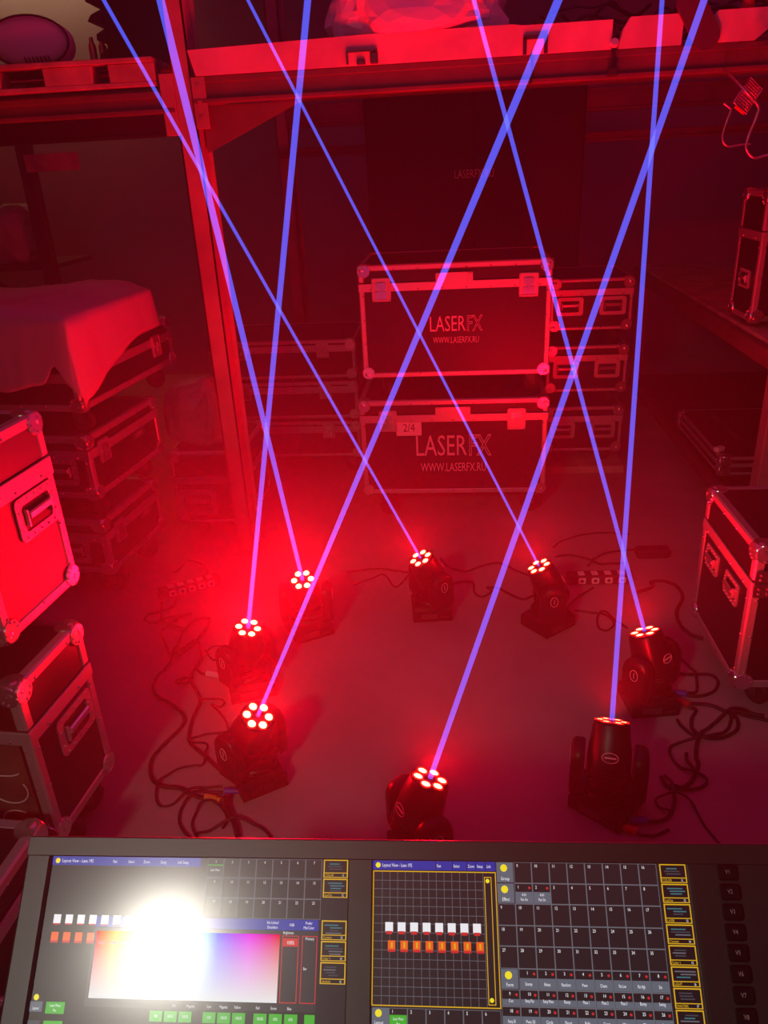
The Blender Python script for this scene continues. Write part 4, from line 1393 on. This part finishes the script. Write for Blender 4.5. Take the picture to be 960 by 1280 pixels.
for r in range(8):
    ya, yb_ = rows[r], rows[r + 1]
    lab = r in (0, 1, 5)
    if lab:
        S2.rect('label', 0.5095, ya - 0.0004, cx0 - 0.0008, yb_ + 0.0006, 1)
        S2.disc('dot', 0.5175, ya - 0.0062, 0.0038)
        S2.text('white', {0: 'Group', 1: 'Effect', 5: 'Form'}[r], 0.5185, yb_ + 0.0028, 0.0033, 0.75, center=True)
    for c in range(-1 if not lab else 0, 8):
        x = cx0 + cw * c
        S2.frame('line', x, ya, x + cw, yb_, 0.0006, 1)
        num = {0: 9 + c, 1: 1 + c, 2: 10 + c, 3: 19 + c, 4: 28 + c, 5: 1 + c, 6: 10 + c, 7: 19 + c}[r]
        S2.text('white', str(num), x + (0.003 if r < 5 else 0.008), ya - 0.0052, 0.0030, 0.8)
        if r == 1 and c < 2 or r >= 5:
            S2.rect('label', x + 0.0008, ya - 0.0085, x + cw - 0.0006, yb_ + 0.0008, 2)
            S2.disc('red', x + cw - 0.0035, ya - 0.0045, 0.0013)
        if r == 1 and c < 2:
            S2.text('white', '4.01', x + cw / 2, ya - 0.0125, 0.0026, 0.8, 4, True)
            S2.text('white', 'Pan Sin', x + cw / 2, ya - 0.0172, 0.0026, 0.7, 4, True)
forms = {5: ['Stomp', 'Release', 'Random', 'Pwm', 'Chase', 'Flat Low', 'Flat High', 'Sin'], 6: ['Cos', 'Ramp Plus', 'Ramp Minus', 'Ramp', 'Phase 1', 'Phase 2', 'Phase 3', 'Bump', 'Swing'], 7: ['Ramp 50', 'Pwm 50', 'Circle', 'Flyout', 'Bally', 'Cross', 'Wave', 'Tilt', 'Pan']}
for r, names in forms.items():
    for c, s in enumerate(names):
        x = cx0 + cw * (c + (0 if r == 5 else -1)) + cw / 2
        S2.text('white', s, x, rows[r + 1] + 0.0040, 0.0030, 0.66 if len(s) < 7 else 0.5, 4, True)
thumbs(S2, 0.6865, 0.7145, [(0.000 - 0.0195 * k, -0.0185 - 0.0195 * k) for k in range(9)], ['COLOR', 'LayOut', 'LASER', 'Content', 'Color 1', 'LIGHT', 'MASTERS', 'Group', 'View'])
S2.rect('label', 0.3730, -0.1415, 0.391, -0.1600, 1)
S2.disc('dot', 0.3800, -0.1465, 0.0036)
S2.text('white', 'Layout', 0.3805, -0.1565, 0.0032, 0.75, center=True)
for c in range(6):
    x = 0.391 + 0.0195 * c
    S2.frame('line', x, -0.1415, x + 0.0195, -0.160, 0.0006, 1)
    S2.text('white', str(c + 1), x + 0.003, -0.1462, 0.003, 0.8)
S2.rect('green', 0.3918, -0.1478, 0.4097, -0.1595, 2)
S2.text('white', 'Laser Move', 0.4008, -0.1525, 0.0026, 0.62, center=True)
S2.text('white', 'Pos', 0.4008, -0.1570, 0.0026, 0.7, center=True)
S2.done()

# ---- left-hand screen
S1 = Screen(0.0, 'touch screen with colour picker and lamp glare')
S1.rect('blue', 0.0, 0.0, 0.175, -0.0095, 1)
S1.disc('dot', 0.0065, -0.0048, 0.0028)
S1.text('white', 'Layout View - Lase 192', 0.0115, -0.0064, 0.0034, 0.8)
for x, s in ((0.072, 'Fast'), (0.090, 'Select'), (0.108, 'Zoom'), (0.128, 'Setup'), (0.148, 'Link Setup')):
    S1.text('white', s, x, -0.0064, 0.003, 0.7)
for r, ya in enumerate((0.0, -0.0205, -0.0405)):
    for c in range(7):
        x = 0.183 + 0.0188 * c
        S1.frame('line', x, ya, x + 0.0188, ya - 0.0200, 0.0006, 1)
        S1.text('white', str(1 + c + r * 8), x + 0.009, ya - 0.0052, 0.0028, 0.8)
S1.rect('green', 0.1834, -0.0068, 0.2012, -0.0078, 2)
S1.text('white', 'Laser Move', 0.1922, -0.0135, 0.0026, 0.62, center=True)
S1.rect('blue', 0.060, -0.0610, 0.3130, -0.0715, 1)
S1.text('white', 'No Linked', 0.262, -0.0655, 0.0028, 0.75, center=True)
S1.text('white', 'Encoders', 0.262, -0.0700, 0.0028, 0.75, center=True)
S1.text('white', 'HSB', 0.2835, -0.0675, 0.0028, 0.75, center=True)
S1.text('white', 'Prefer', 0.3025, -0.0655, 0.0028, 0.75, center=True)
S1.text('white', 'MixColor', 0.3025, -0.0700, 0.0028, 0.75, center=True)
S1.rect('dim', 0.060, -0.0720, 0.3130, -0.1480, 1)
for k, (x0, x1) in enumerate(((0.2735, 0.2920), (0.2955, 0.3125))):
    S1.frame('red', x0, -0.0765, x1, -0.1400, 0.0008, 2)
S1.rect('red', 0.2745, -0.0790, 0.2910, -0.0870, 3)
S1.text('white', '100%', 0.2828, -0.0850, 0.0034, 0.8, 4, True)
S1.text('white', 'Brightness', 0.2800, -0.0750, 0.0026, 0.75, center=True)
S1.text('white', 'Primary', 0.3040, -0.0805, 0.0028, 0.75, center=True)
S1.text('white', 'Bar', 0.3000, -0.1090, 0.0026, 0.75, center=True)
for k in range(8):
    x = 0.016 + 0.0138 * k
    S1.rect('white', x - 0.0042, -0.0600, x + 0.0042, -0.0690, 2)
    S1.rect('red', x - 0.0034, -0.0688, x + 0.0034, -0.0702, 3)
    S1.rect('orange', x - 0.0042, -0.0775, x + 0.0042, -0.0870, 2)
    S1.rect('red', x - 0.0042, -0.0858, x + 0.0042, -0.0880, 3)
thumbs(S1, 0.3165, 0.3440, [(0.0, -0.0185), (-0.0195, -0.0385), (-0.0610, -0.0800), (-0.0810, -0.1000), (-0.1010, -0.1215)], ['COLOR', 'LayOut', 'Content', 'Color 1', 'playback'])
for k, s in enumerate(('Full', '100.0%', '100.0%', '0.0%', '100.0%', '100.0%', '100.0%', '0.0%', '0.0%')):
    x = 0.134 + (0.0160 * k if k < 3 else 0.058 + 0.0160 * (k - 3) if k < 6 else 0.113 + 0.0165 * (k - 6))
    S1.rect('green', x, -0.1500, x + 0.0140, -0.1600, 2)
    S1.text('white', s, x + 0.007, -0.1560, 0.0027, 0.62, 3, True)
S1.rect('green', 0.3015, -0.1500, 0.3125, -0.1600, 2)
for x, s in ((0.160, 'Dim'), (0.178, 'Magenta'), (0.198, 'Cyan'), (0.214, 'Magenta'), (0.229, 'Yellow'), (0.251, 'Red'), (0.268, 'Green'), (0.285, 'Blue')):
    S1.text('white', s, x, -0.1462, 0.0027, 0.66, center=True)
S1.text('white', 'Fader  1 (1 - 15)', 0.125, -0.1660, 0.0030, 0.8)
S1.disc('dot', 0.0060, -0.1405, 0.0030)
S1.rect('label', 0.0, -0.1445, 0.014, -0.1540, 1)
S1.text('white', 'Layout', 0.0070, -0.1520, 0.0028, 0.66, center=True)
S1.rect('green', 0.0180, -0.1445, 0.0390, -0.1555, 1)
S1.text('white', 'Laser Move', 0.0285, -0.1490, 0.0027, 0.66, center=True)
S1.text('white', 'Pos', 0.0285, -0.1535, 0.0027, 0.66, center=True)
S1.rect('grey', 0.0, -0.1620, 0.014, -0.1720, 1)
S1.rect('green', 0.0180, -0.1620, 0.0390, -0.1720, 1)
S1.done()
# colour picker: hue across, saturation down
pm = bpy.data.materials.new('colour_picker')
pm.use_nodes = True
nt = pm.node_tree
pb = nt.nodes['Principled BSDF']
pb.inputs['Base Color'].default_value = (0.012, 0.012, 0.013, 1)
pb.inputs['Roughness'].default_value = 0.15
tc = nt.nodes.new('ShaderNodeTexCoord')
sx = nt.nodes.new('ShaderNodeSeparateXYZ')
cc = nt.nodes.new('ShaderNodeCombineColor')
cc.mode = 'HSV'
nt.links.new(tc.outputs['Generated'], sx.inputs[0])
nt.links.new(sx.outputs['X'], cc.inputs[0])
nt.links.new(sx.outputs['Y'], cc.inputs[1])
cc.inputs[2].default_value = 0.9
nt.links.new(cc.outputs[0], pb.inputs['Emission Color'])
pb.inputs['Emission Strength'].default_value = 0.9
MB().add([(0.064, -0.1400, S1.z + 0.0004), (0.271, -0.1400, S1.z + 0.0004), (0.271, -0.0755, S1.z + 0.0004), (0.064, -0.0755, S1.z + 0.0004)], [(0, 1, 2, 3)]).build('colour_field', pm, S1.o)

# key column V1 ... on the right
for k in range(9):
    y = -0.0075 - 0.0190 * k
    x = 0.7445 - 0.0003 * k
    o = cpart('view_key', MB().box((x + 0.0115, y, 0.0035), (0.021, 0.0155, 0.007), None, 0.002), M_PLASTIC)
    vv, ff, w = text_geom('V%d' % (k + 1))
    MB().add([(x + 0.008 + p.x * 0.0042 * 0.8, y - 0.001 + p.y * 0.0042, 0.0072) for p in vv], ff).build('key_letter', M_PRINT, o)
# lower body of the console and its desk
b = MB()
b.box((0.40, 0.44, 0.66), (0.93, 0.42, 0.03), None, 0.005)
tb = thing('desk', 'black desk under the lighting console', 'desk', (0, 0, 0), 0.0)
DX = -0.06
MB().box((DX, 0.50, 0.625), (1.06, 0.50, 0.03), None, 0.004).build('desk_top', M_LAM, tb)
for sx in (-1, 1):
    for sy in (-1, 1):
        MB().box((DX + sx * 0.49, 0.50 + sy * 0.21, 0.305), (0.04, 0.04, 0.612), None, 0.003).build('leg', M_DARKSTEEL, tb)
Mi = CM.inverted()
b = MB()
for x in (-0.41, 0.30):
    b.prism([(0.36, 0.638), (0.66, 0.638), (0.66, 0.84), (0.62, 0.84)], 0.06, Matrix.Translation((x, 0, 0)) @ Matrix(((0, 1, 0, 0), (1, 0, 0, 0), (0, 0, 1, 0), (0, 0, 0, 1))))
b.v = [Mi @ p for p in b.v]
cpart('stand', b, M_DARKSTEEL)

# ------------------------------------------------------------------ work lamp behind the photographer (its glare shows in the left screen)
LP = Vector((-1.146, -1.516, 2.535))
aim = (Vector((-0.1, 1.0, 0.1)) - LP).normalized()
wl = thing('work_lamp', 'white flood lamp hanging from the ceiling behind the desk', 'lamp', (LP.x, LP.y, LP.z))
qm = aim.to_track_quat('Z', 'Y').to_matrix().to_4x4()
MB().lathe([(0.03, -0.14), (0.10, -0.13), (0.14, -0.03), (0.175, 0.0), (0.175, 0.008), (0.166, 0.008), (0.165, -0.004)], 24, qm).build('housing', M_DARKSTEEL, wl)
MB().lathe([(0.164, -0.004), (0.164, 0.002), (0.06, 0.004)], 24, qm).build('glass', M_GLOW, wl)
MB().tube([(0, -0.04, 0.06), (0, -0.05, 0.30), (0, -0.05, ZC - LP.z)], 0.014, 10).build('drop_pipe', M_DARKSTEEL, wl)
la = bpy.data.lights.new('work_lamp_light', 'AREA')
la.shape = 'DISK'
la.size = 0.28
la.energy = LAMP_POWER
la.color = (1.0, 0.95, 0.82)
la.spread = R(62)
lo = bpy.data.objects.new('work_lamp_light', la)
COL.objects.link(lo)
lo.parent = wl
lo.location = aim * 0.014
lo.rotation_euler = aim.to_track_quat('-Z', 'Y').to_euler()

# warm tube far back on the left
tl = thing('tube_lamp', 'warm tube lamp hanging from the ceiling by the back wall', 'lamp', (-2.95, 6.2, 3.0))
MB().box((0, 0, 0.03), (1.2, 0.10, 0.05), None, 0.006).build('fitting', M_DARKSTEEL, tl)
MB().cyl((-0.56, 0, -0.012), (0.56, 0, -0.012), 0.016, n=12).build('tube', M_TUBE, tl)
for x in (-0.5, 0.5):
    MB().cyl((x, 0, 0.05), (x, 0, ZC - 3.0), 0.006, n=6).build('hanger', M_DARKSTEEL, tl)
la = bpy.data.lights.new('tube_light', 'AREA')
la.shape = 'RECTANGLE'
la.size = 1.1
la.size_y = 0.05
la.energy = WARM_POWER
la.color = (1.0, 0.62, 0.36)
lo = bpy.data.objects.new('tube_light', la)
COL.objects.link(lo)
lo.parent = tl
lo.location = (0, 0, -0.035)
